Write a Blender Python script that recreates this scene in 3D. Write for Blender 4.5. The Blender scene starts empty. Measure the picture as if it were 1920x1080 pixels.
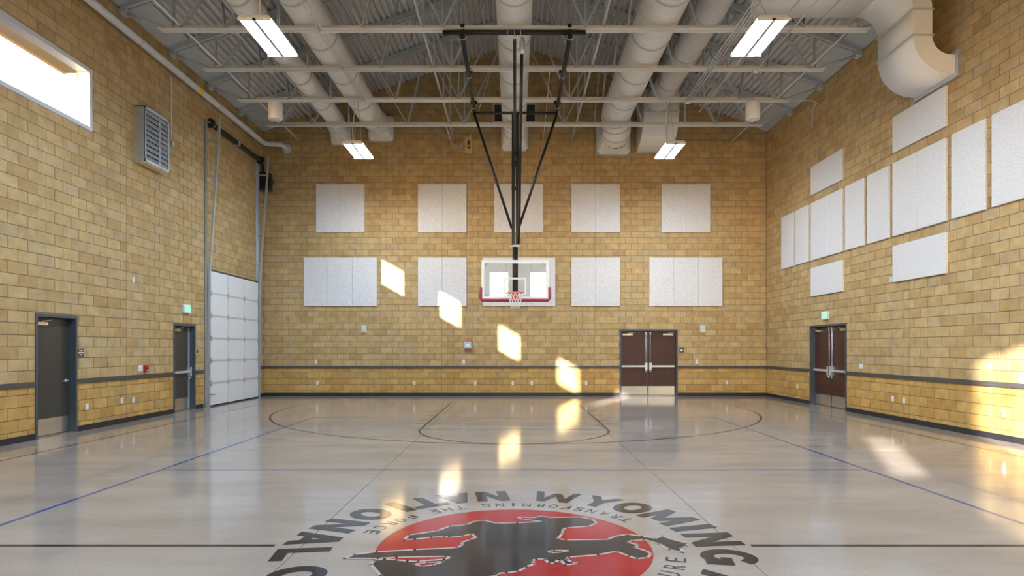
import bpy, math, random
from mathutils import Vector
random.seed(7)
scene = bpy.context.scene
COL = scene.collection

# ---------------------------------------------------------------- camera, world, sun, exposure
F, VX, VY, CH = 1140.0, 964.0, 653.0, 1.584          # focal length and vanishing point in photo pixels, eye height
cam_d = bpy.data.cameras.new('camera')
cam_d.sensor_width = 36.0
cam_d.lens = F / 1920 * 36
cam_d.shift_x = -(VX - 960) / 1920
cam_d.shift_y = (VY - 540) / 1920
cam_d.clip_end = 300
cam = bpy.data.objects.new('camera', cam_d); COL.objects.link(cam)
cam.location = (0, 0, CH); cam.rotation_euler = (math.pi / 2, 0, 0)
scene.camera = cam

SUN_DIR = Vector((0.47, 1.0, -0.263)).normalized()
w = bpy.data.worlds.new('sky'); scene.world = w; w.use_nodes = True
nt = w.node_tree; nt.nodes.clear()
sky = nt.nodes.new('ShaderNodeTexSky'); sky.sky_type = 'NISHITA'; sky.sun_disc = False
sky.sun_elevation = math.radians(12.7); sky.sun_rotation = math.radians(205)
sky.air_density = 1.0; sky.dust_density = 2.0
bgn = nt.nodes.new('ShaderNodeBackground'); bgn.inputs['Strength'].default_value = 1.05
won = nt.nodes.new('ShaderNodeOutputWorld')
nt.links.new(sky.outputs[0], bgn.inputs[0]); nt.links.new(bgn.outputs[0], won.inputs[0])

sun_d = bpy.data.lights.new('sun', 'SUN'); sun_d.energy = 22.0; sun_d.angle = math.radians(0.6)
sun_d.color = (1.0, 0.95, 0.88)
sun = bpy.data.objects.new('sun', sun_d); COL.objects.link(sun)
sun.location = (-12, -20, 14); sun.rotation_euler = SUN_DIR.to_track_quat('-Z', 'Y').to_euler()
LAMP = 88.0
scene.view_settings.view_transform = 'Standard'; scene.view_settings.look = 'None'
scene.view_settings.exposure = 1.0; scene.view_settings.gamma = 1.0
scene.view_settings.use_curve_mapping = False

# ---------------------------------------------------------------- room dimensions
XL, XR, YB, YF = -8.30, 8.37, 20.18, -10.4
RIDGE_X, RIDGE_Z, SLOPE = 0.035, 11.64, 0.335
BW, BH, JOINT, Z0 = 0.4064, 0.2032, 0.011, -0.023
def roof_z(x): return RIDGE_Z - SLOPE * abs(x - RIDGE_X)
def at(px, py, y): return Vector(((px - VX) * y / F, y, CH + (VY - py) * y / F))

# ---------------------------------------------------------------- materials
MATS = {}
def node_mat(name):
    m = bpy.data.materials.new(name); m.use_nodes = True; MATS[name] = m
    n = m.node_tree.nodes; return m, n, m.node_tree.links, n['Principled BSDF']
def mat(name, col, rough=0.5, metal=0.0, var=0.12, scale=6.0, bump=0.0, bscale=60.0, spec=0.5, coat=0.0):
    m, n, l, b = node_mat(name)
    tc = n.new('ShaderNodeTexCoord'); nz = n.new('ShaderNodeTexNoise')
    nz.inputs['Scale'].default_value = scale; nz.inputs['Detail'].default_value = 5
    l.new(tc.outputs['Object'], nz.inputs['Vector'])
    mx = n.new('ShaderNodeMix'); mx.data_type = 'RGBA'
    mx.inputs['A'].default_value = (*[c * (1 - var) for c in col], 1)
    mx.inputs['B'].default_value = (*[min(1, c * (1 + var)) for c in col], 1)
    l.new(nz.outputs['Fac'], mx.inputs['Factor']); l.new(mx.outputs['Result'], b.inputs['Base Color'])
    b.inputs['Roughness'].default_value = rough; b.inputs['Metallic'].default_value = metal
    b.inputs['Specular IOR Level'].default_value = spec; b.inputs['Coat Weight'].default_value = coat
    if bump:
        n2 = n.new('ShaderNodeTexNoise'); n2.inputs['Scale'].default_value = bscale; n2.inputs['Detail'].default_value = 4
        l.new(tc.outputs['Object'], n2.inputs['Vector'])
        bp = n.new('ShaderNodeBump'); bp.inputs['Strength'].default_value = bump; bp.inputs['Distance'].default_value = 0.004
        l.new(n2.outputs['Fac'], bp.inputs['Height']); l.new(bp.outputs['Normal'], b.inputs['Normal'])
    return m

def block_mat():
    m, n, l, b = node_mat('concrete_block')
    geo = n.new('ShaderNodeNewGeometry'); at_ = n.new('ShaderNodeAttribute'); at_.attribute_name = 'tint'
    oi = n.new('ShaderNodeObjectInfo')
    add = n.new('ShaderNodeMath'); add.operation = 'ADD'
    l.new(at_.outputs['Fac'], add.inputs[0]); l.new(oi.outputs['Random'], add.inputs[1])
    fr = n.new('ShaderNodeMath'); fr.operation = 'FRACT'; l.new(add.outputs[0], fr.inputs[0])
    def ramp(stops):
        r = n.new('ShaderNodeValToRGB'); e = r.color_ramp.elements
        while len(e) < len(stops): e.new(0.5)
        for k, (p, c) in enumerate(stops): e[k].position = p; e[k].color = (*c, 1)
        l.new(fr.outputs[0], r.inputs[0]); return r
    up = ramp([(0, (.42, .27, .112)), (.2, (.455, .305, .132)), (.45, (.48, .33, .15)), (.7, (.52, .362, .168)), (.9, (.465, .338, .175)), (1, (.43, .30, .155))])
    lo = ramp([(0, (.45, .25, .07)), (.3, (.51, .30, .092)), (.6, (.56, .345, .112)), (.85, (.48, .29, .088)), (1, (.42, .27, .10))])
    sp = n.new('ShaderNodeSeparateXYZ'); l.new(geo.outputs['Position'], sp.inputs[0])
    lt = n.new('ShaderNodeMath'); lt.operation = 'LESS_THAN'; lt.inputs[1].default_value = 0.96; l.new(sp.outputs['Z'], lt.inputs[0])
    mx = n.new('ShaderNodeMix'); mx.data_type = 'RGBA'
    l.new(lt.outputs[0], mx.inputs['Factor']); l.new(up.outputs[0], mx.inputs['A']); l.new(lo.outputs[0], mx.inputs['B'])
    # blotches inside the face
    nz = n.new('ShaderNodeTexNoise'); nz.inputs['Scale'].default_value = 5.0; nz.inputs['Detail'].default_value = 6
    l.new(geo.outputs['Position'], nz.inputs['Vector'])
    mr = n.new('ShaderNodeMapRange'); mr.inputs[1].default_value = .3; mr.inputs[2].default_value = .7; mr.inputs[3].default_value = .86; mr.inputs[4].default_value = 1.14
    l.new(nz.outputs['Fac'], mr.inputs[0])
    n3 = n.new('ShaderNodeTexNoise'); n3.inputs['Scale'].default_value = 130; n3.inputs['Detail'].default_value = 3
    l.new(geo.outputs['Position'], n3.inputs['Vector'])
    mr2 = n.new('ShaderNodeMapRange'); mr2.inputs[1].default_value = .3; mr2.inputs[2].default_value = .7; mr2.inputs[3].default_value = .85; mr2.inputs[4].default_value = 1.12
    l.new(n3.outputs['Fac'], mr2.inputs[0])
    mm = n.new('ShaderNodeMath'); mm.operation = 'MULTIPLY'; l.new(mr.outputs[0], mm.inputs[0]); l.new(mr2.outputs[0], mm.inputs[1])
    vm = n.new('ShaderNodeVectorMath'); vm.operation = 'SCALE'; l.new(mx.outputs['Result'], vm.inputs[0]); l.new(mm.outputs[0], vm.inputs['Scale'])
    l.new(vm.outputs[0], b.inputs['Base Color'])
    b.inputs['Roughness'].default_value = 0.7; b.inputs['Specular IOR Level'].default_value = 0.3
    bp = n.new('ShaderNodeBump'); bp.inputs['Strength'].default_value = 0.35; bp.inputs['Distance'].default_value = 0.004
    l.new(n3.outputs['Fac'], bp.inputs['Height']); l.new(bp.outputs['Normal'], b.inputs['Normal'])
    return m

def floor_mat(name, c1, c2, rough, speck=True):
    m, n, l, b = node_mat(name)
    geo = n.new('ShaderNodeNewGeometry')
    mp = n.new('ShaderNodeMapping'); mp.inputs['Scale'].default_value = (.35, 1.0, 1.0); l.new(geo.outputs['Position'], mp.inputs[0])
    nz = n.new('ShaderNodeTexNoise'); nz.inputs['Scale'].default_value = 1.3; nz.inputs['Detail'].default_value = 8; nz.inputs['Roughness'].default_value = .62
    l.new(mp.outputs[0], nz.inputs['Vector'])
    mx = n.new('ShaderNodeMix'); mx.data_type = 'RGBA'; mx.inputs['A'].default_value = (*c1, 1); mx.inputs['B'].default_value = (*c2, 1)
    mr = n.new('ShaderNodeMapRange'); mr.inputs[1].default_value = .35; mr.inputs[2].default_value = .65; l.new(nz.outputs['Fac'], mr.inputs[0])
    l.new(mr.outputs[0], mx.inputs['Factor'])
    n3 = n.new('ShaderNodeTexNoise'); n3.inputs['Scale'].default_value = 90; n3.inputs['Detail'].default_value = 3; l.new(geo.outputs['Position'], n3.inputs['Vector'])
    mr2 = n.new('ShaderNodeMapRange'); mr2.inputs[1].default_value = .3; mr2.inputs[2].default_value = .7; mr2.inputs[3].default_value = .86; mr2.inputs[4].default_value = 1.12
    l.new(n3.outputs['Fac'], mr2.inputs[0])
    vm = n.new('ShaderNodeVectorMath'); vm.operation = 'SCALE'; l.new(mx.outputs['Result'], vm.inputs[0]); l.new(mr2.outputs[0], vm.inputs['Scale'])
    l.new(vm.outputs[0], b.inputs['Base Color'])
    b.inputs['Roughness'].default_value = rough; b.inputs['IOR'].default_value = 1.40 if name == 'polished_concrete' else 1.33
    n4 = n.new('ShaderNodeTexNoise'); n4.inputs['Scale'].default_value = 2.2; n4.inputs['Detail'].default_value = 3; l.new(geo.outputs['Position'], n4.inputs['Vector'])
    bp = n.new('ShaderNodeBump'); bp.inputs['Strength'].default_value = .05; bp.inputs['Distance'].default_value = .01
    l.new(n4.outputs['Fac'], bp.inputs['Height']); l.new(bp.outputs['Normal'], b.inputs['Normal'])
    return m

def glass_mat(name, tint, gloss, rough=0.0):
    m, n, l, b = node_mat(name); n.remove(b); out = n['Material Output']
    t = n.new('ShaderNodeBsdfTransparent'); t.inputs[0].default_value = (*tint, 1)
    g = n.new('ShaderNodeBsdfGlossy'); g.inputs['Roughness'].default_value = rough
    g.inputs['Color'].default_value = (1, 1, 1, 1)
    mx = n.new('ShaderNodeMixShader'); mx.inputs[0].default_value = gloss
    l.new(t.outputs[0], mx.inputs[1]); l.new(g.outputs[0], mx.inputs[2]); l.new(mx.outputs[0], out.inputs['Surface'])
    return m

def emit_mat(name, col, strength):
    m, n, l, b = node_mat(name)
    b.inputs['Base Color'].default_value = (*col, 1); b.inputs['Emission Color'].default_value = (*col, 1)
    b.inputs['Emission Strength'].default_value = strength; return m

def panel_mat():
    m, n, l, b = node_mat('acoustic_white')
    tc = n.new('ShaderNodeNewGeometry')
    vz = n.new('ShaderNodeTexNoise'); vz.inputs['Scale'].default_value = 75; vz.inputs['Detail'].default_value = 5
    l.new(tc.outputs['Position'], vz.inputs['Vector'])
    r = n.new('ShaderNodeValToRGB'); e = r.color_ramp.elements
    e[0].position = .36; e[0].color = (.52, .50, .50, 1); e[1].position = .58; e[1].color = (.80, .78, .78, 1)
    l.new(vz.outputs['Fac'], r.inputs[0]); l.new(r.outputs[0], b.inputs['Base Color'])
    b.inputs['Roughness'].default_value = .9; b.inputs['Specular IOR Level'].default_value = .15
    bp = n.new('ShaderNodeBump'); bp.inputs['Strength'].default_value = .5; bp.inputs['Distance'].default_value = .006
    l.new(vz.outputs['Fac'], bp.inputs['Height']); l.new(bp.outputs['Normal'], b.inputs['Normal'])
    return m

def wood_mat(name, c1, c2, rough):
    m, n, l, b = node_mat(name)
    tc = n.new('ShaderNodeTexCoord'); mp = n.new('ShaderNodeMapping'); mp.inputs['Scale'].default_value = (9, 9, .7)
    l.new(tc.outputs['Object'], mp.inputs[0])
    nz = n.new('ShaderNodeTexNoise'); nz.inputs['Scale'].default_value = 3; nz.inputs['Detail'].default_value = 8; l.new(mp.outputs[0], nz.inputs['Vector'])
    mx = n.new('ShaderNodeMix'); mx.data_type = 'RGBA'; mx.inputs['A'].default_value = (*c1, 1); mx.inputs['B'].default_value = (*c2, 1)
    l.new(nz.outputs['Fac'], mx.inputs['Factor']); l.new(mx.outputs['Result'], b.inputs['Base Color']); b.inputs['Roughness'].default_value = rough
    return m

block_mat(); panel_mat()
mat('mortar', (.25, .18, .105), .9, var=.2, scale=20)
FLOOR_C1, FLOOR_C2 = (.29, .238, .20), (.37, .31, .265)
floor_mat('polished_concrete', FLOOR_C1, FLOOR_C2, .10)
floor_mat('paint_dark', (.022, .024, .030), (.032, .034, .040), .10)
floor_mat('paint_blue', (.025, .068, .22), (.035, .085, .27), .10)
floor_mat('paint_red', (.30, .012, .02), (.37, .022, .03), .10)
floor_mat('paint_cream', (.42, .34, .31), (.48, .40, .36), .10)
mat('joint_dark', (.13, .11, .095), .8)
mat('deck_steel', (.60, .595, .59), .55, var=.1, scale=3, bump=.15, bscale=30)
mat('truss_steel', (.50, .54, .57), .5, var=.1, scale=4)
mat('chord_paint', (.74, .74, .72), .5, var=.06, scale=4)
mat('duct_steel', (.84, .83, .81), .42, var=.06, scale=2)
mat('duct_seam', (.55, .56, .57), .45, var=.06)
mat('galvanized', (.50, .55, .60), .38, .55, var=.18, scale=14)
mat('dark_steel', (.05, .048, .045), .4, .6, var=.3, scale=20)
mat('white_pipe', (.66, .67, .69), .5, var=.05)
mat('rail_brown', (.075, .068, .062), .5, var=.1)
mat('rubber_black', (.018, .02, .024), .45, var=.1)
mat('frame_slate', (.060, .075, .088), .4, var=.08)
mat('door_dark', (.048, .046, .040), .35, var=.08, scale=2)
wood_mat('door_wood', (.040, .012, .011), (.072, .024, .020), .32)
mat('chrome', (.68, .72, .78), .25, .55, var=.04)
mat('kick_steel', (.62, .62, .60), .25, .9, var=.08, scale=3)
mat('white_plastic', (.80, .80, .79), .4, var=.03)
mat('door_white', (.74, .74, .75), .45, var=.03)
mat('door_cream', (.55, .52, .46), .5, var=.05)
mat('black_paint', (.010, .011, .013), .3, var=.15)
mat('board_alu', (.60, .68, .76), .3, .4, var=.05)
mat('board_white', (.85, .87, .89), .4, var=.02)
mat('pad_maroon', (.34, .03, .06), .5, var=.08)
mat('rim_orange', (.78, .11, .05), .4, var=.06)
mat('net_white', (.85, .85, .85), .8, var=.03)
mat('red_plastic', (.50, .02, .025), .35, var=.05)
mat('sign_brown', (.14, .075, .05), .5, var=.1)
mat('box_grey', (.45, .50, .58), .4, .3, var=.1)
mat('clay_block', (.42, .19, .12), .7, var=.15, scale=20)
mat('plywood', (.66, .46, .22), .6, var=.15, scale=14)
mat('pale_wood', (.70, .62, .42), .6, var=.1)
mat('yellow_tag', (.85, .62, .03), .5, var=.05)
mat('window_frame', (.62, .62, .66), .4, .2, var=.05)
mat('soffit', (.30, .27, .23), .7, var=.15, scale=3)
mat('fascia', (.55, .42, .22), .6, var=.08)
mat('louver_dark', (.05, .05, .05), .6)
emit_mat('led_lens', (.64, .81, 1.0), LAMP)
emit_mat('exit_green', (.05, .62, .28), 1.2)
glass_mat('window_glass', (.96, .97, .97), .05)
glass_mat('board_glass', (.93, .95, .95), .07)

# ---------------------------------------------------------------- mesh builder
class MB:
    def __init__(self): self.v = []; self.f = []; self.s = []; self.t = []
    def face(self, idx, smooth=False, tint=0.0): self.f.append(idx); self.s.append(smooth); self.t.append(tint)
    def hexa(self, c, tint=0.0):                      # c: 8 corners, bottom ring then top ring
        b = len(self.v); self.v += [tuple(p) for p in c]
        for q in ((3, 2, 1, 0), (4, 5, 6, 7), (0, 1, 5, 4), (1, 2, 6, 5), (2, 3, 7, 6), (3, 0, 4, 7)): self.face([b + k for k in q], tint=tint)
        return self
    def box(self, x0, x1, y0, y1, z0, z1):
        return self.hexa([(x0, y0, z0), (x1, y0, z0), (x1, y1, z0), (x0, y1, z0), (x0, y0, z1), (x1, y0, z1), (x1, y1, z1), (x0, y1, z1)])
    def wbox(self, W, u0, u1, d0, d1, z0, z1):
        return self.hexa([W(u0, d1, z0), W(u1, d1, z0), W(u1, d0, z0), W(u0, d0, z0), W(u0, d1, z1), W(u1, d1, z1), W(u1, d0, z1), W(u0, d0, z1)])
    def prism(self, bot, top):                        # two matching rings
        n = len(bot); b = len(self.v); self.v += [tuple(p) for p in bot] + [tuple(p) for p in top]
        self.face(list(range(b + n - 1, b - 1, -1))); self.face(list(range(b + n, b + 2 * n)))
        for i in range(n): j = (i + 1) % n; self.face([b + i, b + j, b + n + j, b + n + i])
        return self
    def bar(self, a, c, w, h=None, up=(0, 0, 1)):     # rectangular member from a to c
        a = Vector(a); c = Vector(c); h = h or w; d = (c - a).normalized(); up = Vector(up)
        if abs(d.dot(up)) > .98: up = Vector((1, 0, 0)) if abs(d.x) < .9 else Vector((0, 1, 0))
        s = d.cross(up).normalized() * w / 2; u = s.cross(d).normalized() * h / 2
        return self.hexa([a - s - u, a + s - u, c + s - u, c - s - u, a - s + u, a + s + u, c + s + u, c - s + u])
    def tube(self, pts, r, n=8, caps=True, closed=False, radii=None):
        pts = [Vector(p) for p in pts]; m = len(pts); b = len(self.v); prev = None
        for i, p in enumerate(pts):
            if closed: d = pts[(i + 1) % m] - pts[i - 1]
            else: d = pts[min(i + 1, m - 1)] - pts[max(i - 1, 0)]
            d.normalize()
            if prev is None:
                prev = d.orthogonal().normalized()
            s = (prev - d * prev.dot(d)).normalized(); prev = s; t = d.cross(s)
            rr = radii[i] if radii else r
            for k in range(n):
                a = 2 * math.pi * k / n; self.v.append(tuple(p + s * math.cos(a) * rr + t * math.sin(a) * rr))
        for i in range(m if closed else m - 1):
            for k in range(n):
                j = (i + 1) % m; k2 = (k + 1) % n
                self.face([b + i * n + k, b + i * n + k2, b + j * n + k2, b + j * n + k], True)
        if caps and not closed:
            self.face([b + k for k in range(n - 1, -1, -1)]); self.face([b + (m - 1) * n + k for k in range(n)])
        return self
    def build(self, name, material, parent=None, origin=None, tint=False):
        me = bpy.data.meshes.new(name)
        vs = self.v
        if origin is None:
            if parent is not None: origin = parent_world(parent)
            else:
                xs = [p[0] for p in vs]; ys = [p[1] for p in vs]; zs = [p[2] for p in vs]
                origin = Vector(((min(xs) + max(xs)) / 2, (min(ys) + max(ys)) / 2, min(zs)))
        o_ = Vector(origin)
        me.from_pydata([(p[0] - o_.x, p[1] - o_.y, p[2] - o_.z) for p in vs], [], self.f)
        me.polygons.foreach_set('use_smooth', self.s)
        if tint:
            a = me.attributes.new('tint', 'FLOAT', 'FACE'); a.data.foreach_set('value', self.t)
        me.materials.append(MATS[material]); me.update()
        o = bpy.data.objects.new(name, me); COL.objects.link(o)
        if parent is not None:
            o.parent = parent; o.location = o_ - parent_world(parent)
        else: o.location = o_
        return o
def parent_world(o):
    v = Vector((0, 0, 0))
    while o is not None: v = v + o.location; o = o.parent
    return v
def tag(o, label=None, cat=None, group=None, kind=None):
    if label: o['label'] = label
    if cat: o['category'] = cat
    if group: o['group'] = group
    if kind: o['kind'] = kind
    return o
def thing(name, loc, label, cat, group=None, kind=None):
    o = bpy.data.objects.new(name, None); COL.objects.link(o); o.location = loc; o.empty_display_size = .2
    return tag(o, label, cat, group, kind)
def dup(o, parent=None, offset=None):
    c = o.copy(); COL.objects.link(c); c.parent = parent
    if offset is not None: c.location = o.location + Vector(offset)
    for ch in o.children: dup(ch, c)
    return c

def WL(u, d, z): return Vector((XL + d, u, z))       # wall frames: u along, d out into the room
def WR(u, d, z): return Vector((XR - d, u, z))
def WB(u, d, z): return Vector((u, YB - d, z))
def WF(u, d, z): return Vector((u, YF + d, z))

def subtract(rects, hole):
    out = []; hx0, hx1, hz0, hz1 = hole
    for (a, b, c, d) in rects:
        if hx1 <= a or hx0 >= b or hz1 <= c or hz0 >= d: out.append((a, b, c, d)); continue
        if a < hx0: out.append((a, hx0, c, d))
        if b > hx1: out.append((hx1, b, c, d))
        m0, m1 = max(a, hx0), min(b, hx1)
        if c < hz0: out.append((m0, m1, c, hz0))
        if d > hz1: out.append((m0, m1, hz1, d))
    return out
def clip_roof(poly):
    for s in (-1, 1):
        res = []
        fn = lambda p: RIDGE_Z + .03 + s * SLOPE * (p[0] - RIDGE_X) - p[1]      # inside when >= 0
        for i, p in enumerate(poly):
            q = poly[(i + 1) % len(poly)]; a, b = fn(p), fn(q)
            if a >= 0: res.append(p)
            if (a >= 0) != (b >= 0):
                t = a / (a - b); res.append((p[0] + (q[0] - p[0]) * t, p[1] + (q[1] - p[1]) * t))
        poly = res
        if len(poly) < 3: return []
    return poly

# ---------------------------------------------------------------- walls of concrete block
def block_into(mb, W, poly, tint):
    cx = sum(p[0] for p in poly) / len(poly); cz = sum(p[1] for p in poly) / len(poly)
    n = len(poly); b = len(mb.v); e = .005
    rings = []
    for dpt, ins in ((-.012, 0), (-.004, 0), (0, e)):
        for (u, z) in poly:
            du, dz = cx - u, cz - z
            mb.v.append(tuple(W(u + (math.copysign(min(ins, abs(du)), du) if ins else 0), dpt, z + (math.copysign(min(ins, abs(dz)), dz) if ins else 0))))
    for r in range(2):
        for i in range(n): j = (i + 1) % n; mb.face([b + r * n + i, b + r * n + j, b + (r + 1) * n + j, b + (r + 1) * n + i], tint=tint)
    mb.face([b + 2 * n + i for i in range(n)], tint=tint)

def project(p): return (VX + F * p.x / p.y, VY - F * (p.z - CH) / p.y)

def build_wall(name, W, segs, ztop, holes, gable, hidden, singles, slab, thick=.22):
    """segs: control joints along u; holes: (u0,u1,z0,z1); singles: how many blocks are objects of their own."""
    u0, u1 = segs[0], segs[-1]
    # mortar slab
    mb = MB(); rects = [(u0 - slab, u1 + slab, -.05, ztop)]
    for h in holes: rects = subtract(rects, h)
    for (a, b, c, d) in rects:
        poly = [(a, c), (b, c), (b, d), (a, d)]
        if gable: poly = clip_roof(poly)
        if poly: mb.prism([W(p[0], -.009, p[1]) for p in poly], [W(p[0], -thick, p[1]) for p in poly])
    wall = mb.build(name, 'mortar', origin=W((u0 + u1) / 2, -.009, 0)); tag(wall, kind='structure')
    full = []; stuff = MB(); J = JOINT / 2
    for a, b in zip(segs[:-1], segs[1:]):
        row = 0; z = Z0
        while z < ztop:
            u = a - (BW / 2 if row % 2 else 0)
            while u < b - .01:
                r0, r1 = max(u, a), min(u + BW, b)
                if r1 - r0 > .05:
                    whole = [(r0 + J, r1 - J, z + J, min(z + BH, ztop) - J)]; rects = whole
                    for h in holes: rects = subtract(rects, h)
                    for rc in rects:
                        if rc[1] - rc[0] < .02 or rc[3] - rc[2] < .02: continue
                        poly = [(rc[0], rc[2]), (rc[1], rc[2]), (rc[1], rc[3]), (rc[0], rc[3])]
                        pc = clip_roof(poly) if gable else poly
                        if not pc: continue
                        is_full = rc == whole[0] and pc == poly and abs(r1 - r0 - BW) < 1e-3 and rc[3] - rc[2] > BH - 2 * J - 1e-3 and z >= 0
                        ok = False
                        if is_full and singles:
                            c = W((r0 + r1) / 2, 0, z + BH / 2)
                            if c.y > 3:
                                px, py = project(c); ok = 12 < px < 1908 and 12 < py < 1068
                            for hz in hidden:
                                if hz[0] - .1 < (r0 + r1) / 2 < hz[1] + .1 and hz[2] - .05 < z + BH / 2 < hz[3] + .05: ok = False
                        if ok: full.append(((c - cam.location).length, r0, z, pc))
                        else: block_into(stuff, W, pc, random.random())
                u += BW
            z += BH; row += 1
    full.sort(key=lambda t: t[0])
    for t in full[singles:]: block_into(stuff, W, t[3], random.random())
    st = stuff.build('block_courses', 'concrete_block', wall, tint=True); tag(st, kind='stuff')
    if full and singles:
        one = MB(); block_into(one, lambda u, d, z: W(u, d, z), [(J, J), (BW - J, J), (BW - J, BH - J), (J, BH - J)], 0)
        o = one.build('block', 'concrete_block', wall, origin=W(0, 0, 0)); base = W(0, 0, 0); wl = parent_world(wall)
        for k, t in enumerate(full[:singles]):
            c = o if k == 0 else o.copy()
            if k: COL.objects.link(c); c.parent = wall
            c.location = W(t[1], 0, t[2]) - wl
    return wall

DOORS = {  # name: wall, u0, u1, top
    'door_1': (WL, 10.53, 11.54, 2.19), 'door_2': (WL, 14.81, 15.82, 2.19),
    'door_3': (WB, 3.50, 5.43, 2.20), 'door_4': (WR, 15.30, 17.20, 2.22)}
PITCH = 4.15
WIN_L = [(11.95 - k * PITCH - (2.24 if k == 0 else 2.10), 11.95 - k * PITCH, 5.84, 7.05) for k in range(5)]
WIN_F = [(-3.86, -3.25, 4.68, 5.66)] + [(c - .70, c + .70, 4.40, 7.05) for c in (-1.08, 1.80, 4.68)]  # first opening is invented, sized to throw the sun patch on the floor
def dh(k): a = DOORS[k]; return (a[1], a[2], -.1, a[3])

BP = []   # acoustic panels on the back wall: u0, u1, z0, z1, boards
for x0, x1 in ((593, 684), (784, 875), (927, 1018), (1071, 1162), (1240, 1331)): BP.append(((x0 - VX) / 56.5, (x1 - VX) / 56.5, 5.42, 7.02, 2))
for x0, x1, k in ((570, 707, 3), (784, 875, 2), (905, 1041, 3), (1071, 1162, 2), (1217, 1354, 3)): BP.append(((x0 - VX) / 56.5, (x1 - VX) / 56.5, 2.98, 4.59, k))
RP = []   # on the side wall
for y0, y1, k in ((18.12, 18.95, 1), (17.19, 18.01, 1), (15.43, 17.07, 2), (14.47, 15.30, 1), (13.52, 14.35, 1), (11.73, 13.38, 2), (10.75, 11.58, 1), (9.77, 10.60, 1)): RP.append((y0, y1, 4.04, 5.65, k))
for y0, y1 in ((15.43, 17.07), (11.73, 13.38)): RP.append((y0, y1, 5.87, 6.66, 1)); RP.append((y0, y1, 3.03, 3.83, 1))
OH = (16.40, 19.50, 0, 3.66)

def seg(a, b, cuts): return [a] + cuts + [b]
build_wall('wall_back', WB, [XL, XL + 14.5 * BW, XL + 27 * BW, XR], 12.0, [dh('door_3')], True, BP, 300, .22)
build_wall('wall_left', WL, [YF, -2.0, 5.5, 13.02, YB], 8.78, [dh('door_1'), dh('door_2')] + WIN_L, False, [OH, (13.2, 14.4, 5.6, 7)], 300, .2, .30)
build_wall('wall_right', WR, [YF, -2.0, 5.4, 12.88, YB], 8.78, [dh('door_4')], False, RP, 300, .2)
build_wall('wall_front', WF, [XL, XR], 12.0, WIN_F, True, [], 0, .22)

# ---------------------------------------------------------------- floor of sawn slabs
fb = MB().box(XL - .3, XR + .3, YF - .3, YB + .3, -.30, -.012)
floor = fb.build('floor', 'joint_dark', origin=(0, 5, -.012)); tag(floor, kind='structure')
jx = [XL, -5.20, -1.70, 1.76, 5.22, XR]; jy = [YF, -8.6, -5.6, -2.6, .4, 3.41, 6.43, 9.45, 12.45, 15.45, 18.4, YB]
for i in range(5):
    for j in range(11):
        g = .0035
        MB().box(jx[i] + g, jx[i + 1] - g, jy[j] + g, jy[j + 1] - g, -.012, 0).build('concrete_slab', 'polished_concrete', floor)

def paint(name, quads, material, z, parent=None):
    mb = MB()
    for q in quads: mb.prism([(p[0], p[1], z - .0006) for p in q], [(p[0], p[1], z) for p in q])
    return mb.build(name, material, parent or floor)
LW = .05
def hline(x0, x1, y, w=LW): return [(x0, y - w / 2), (x1, y - w / 2), (x1, y + w / 2), (x0, y + w / 2)]
def vline(x, y0, y1, w=LW): return [(x - w / 2, y0), (x + w / 2, y0), (x + w / 2, y1), (x - w / 2, y1)]
def arc(cx, cy, r, a0, a1, n, w=LW):
    out = []
    for k in range(n):
        p = []
        for a in (a0 + (a1 - a0) * k / n, a0 + (a1 - a0) * (k + 1) / n): p.append((math.cos(a), math.sin(a)))
        out.append([(cx + p[0][0] * (r - w / 2), cy + p[0][1] * (r - w / 2)), (cx + p[0][0] * (r + w / 2), cy + p[0][1] * (r + w / 2)), (cx + p[1][0] * (r + w / 2), cy + p[1][1] * (r + w / 2)), (cx + p[1][0] * (r - w / 2), cy + p[1][1] * (r - w / 2))])
    return out
ZP = .0012
CY, FTY, BLY, RIMY = 4.88, 11.88, 17.55, 16.07
pi = math.pi
paint('sideline', [vline(-7.22, YF + 2, BLY)], 'paint_dark', ZP)
paint('sideline', [vline(7.40, YF + 2, BLY)], 'paint_dark', ZP)
paint('half_court_line', [hline(-7.19, -1.92, CY)], 'paint_dark', ZP)
paint('half_court_line', [hline(1.90, 7.37, CY)], 'paint_dark', ZP)
paint('baseline', [hline(-7.19, 7.37, BLY, .012)], 'joint_dark', ZP)
paint('three_point_line', arc(.03, RIMY, 6.02, pi, 2 * pi, 72) + [vline(.03 - 6.02, RIMY, BLY), vline(.03 + 6.02, RIMY, BLY)], 'paint_dark', ZP)
paint('lane_line', [vline(.0 - 1.83, FTY, BLY), vline(1.83, FTY, BLY)], 'paint_dark', ZP)
paint('free_throw_line', [hline(-1.80, 1.80, FTY, .04)], 'paint_dark', ZP)
paint('free_throw_circle', arc(0, FTY, 1.83, pi, 2 * pi, 40), 'paint_dark', ZP + .0003)
dash = []
for k in range(5): dash += arc(0, FTY, 1.83, pi * (.06 + k * .19), pi * (.06 + k * .19 + .09), 5, .03)
paint('free_throw_dashes', dash, 'paint_dark', ZP)
hm = []
for s in (-1, 1):
    for y, l_, w_ in ((15.35, .42, .12), (14.35, .25, .05), (13.45, .25, .05), (12.75, .25, .05)): hm.append(hline(min(s * 1.83, s * (1.83 + l_)), max(s * 1.83, s * (1.83 + l_)), y, w_))
paint('lane_marks', hm, 'paint_dark', ZP + .0003)
for x in (-4.60, 4.60): paint('volleyball_sideline', [vline(x, CY - 9.06, 13.94, .045)], 'paint_blue', ZP + .0004)
for y in (13.94, 7.92): paint('volleyball_line', [hline(-4.58, 4.58, y, .045)], 'paint_blue', ZP + .0002)

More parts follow.
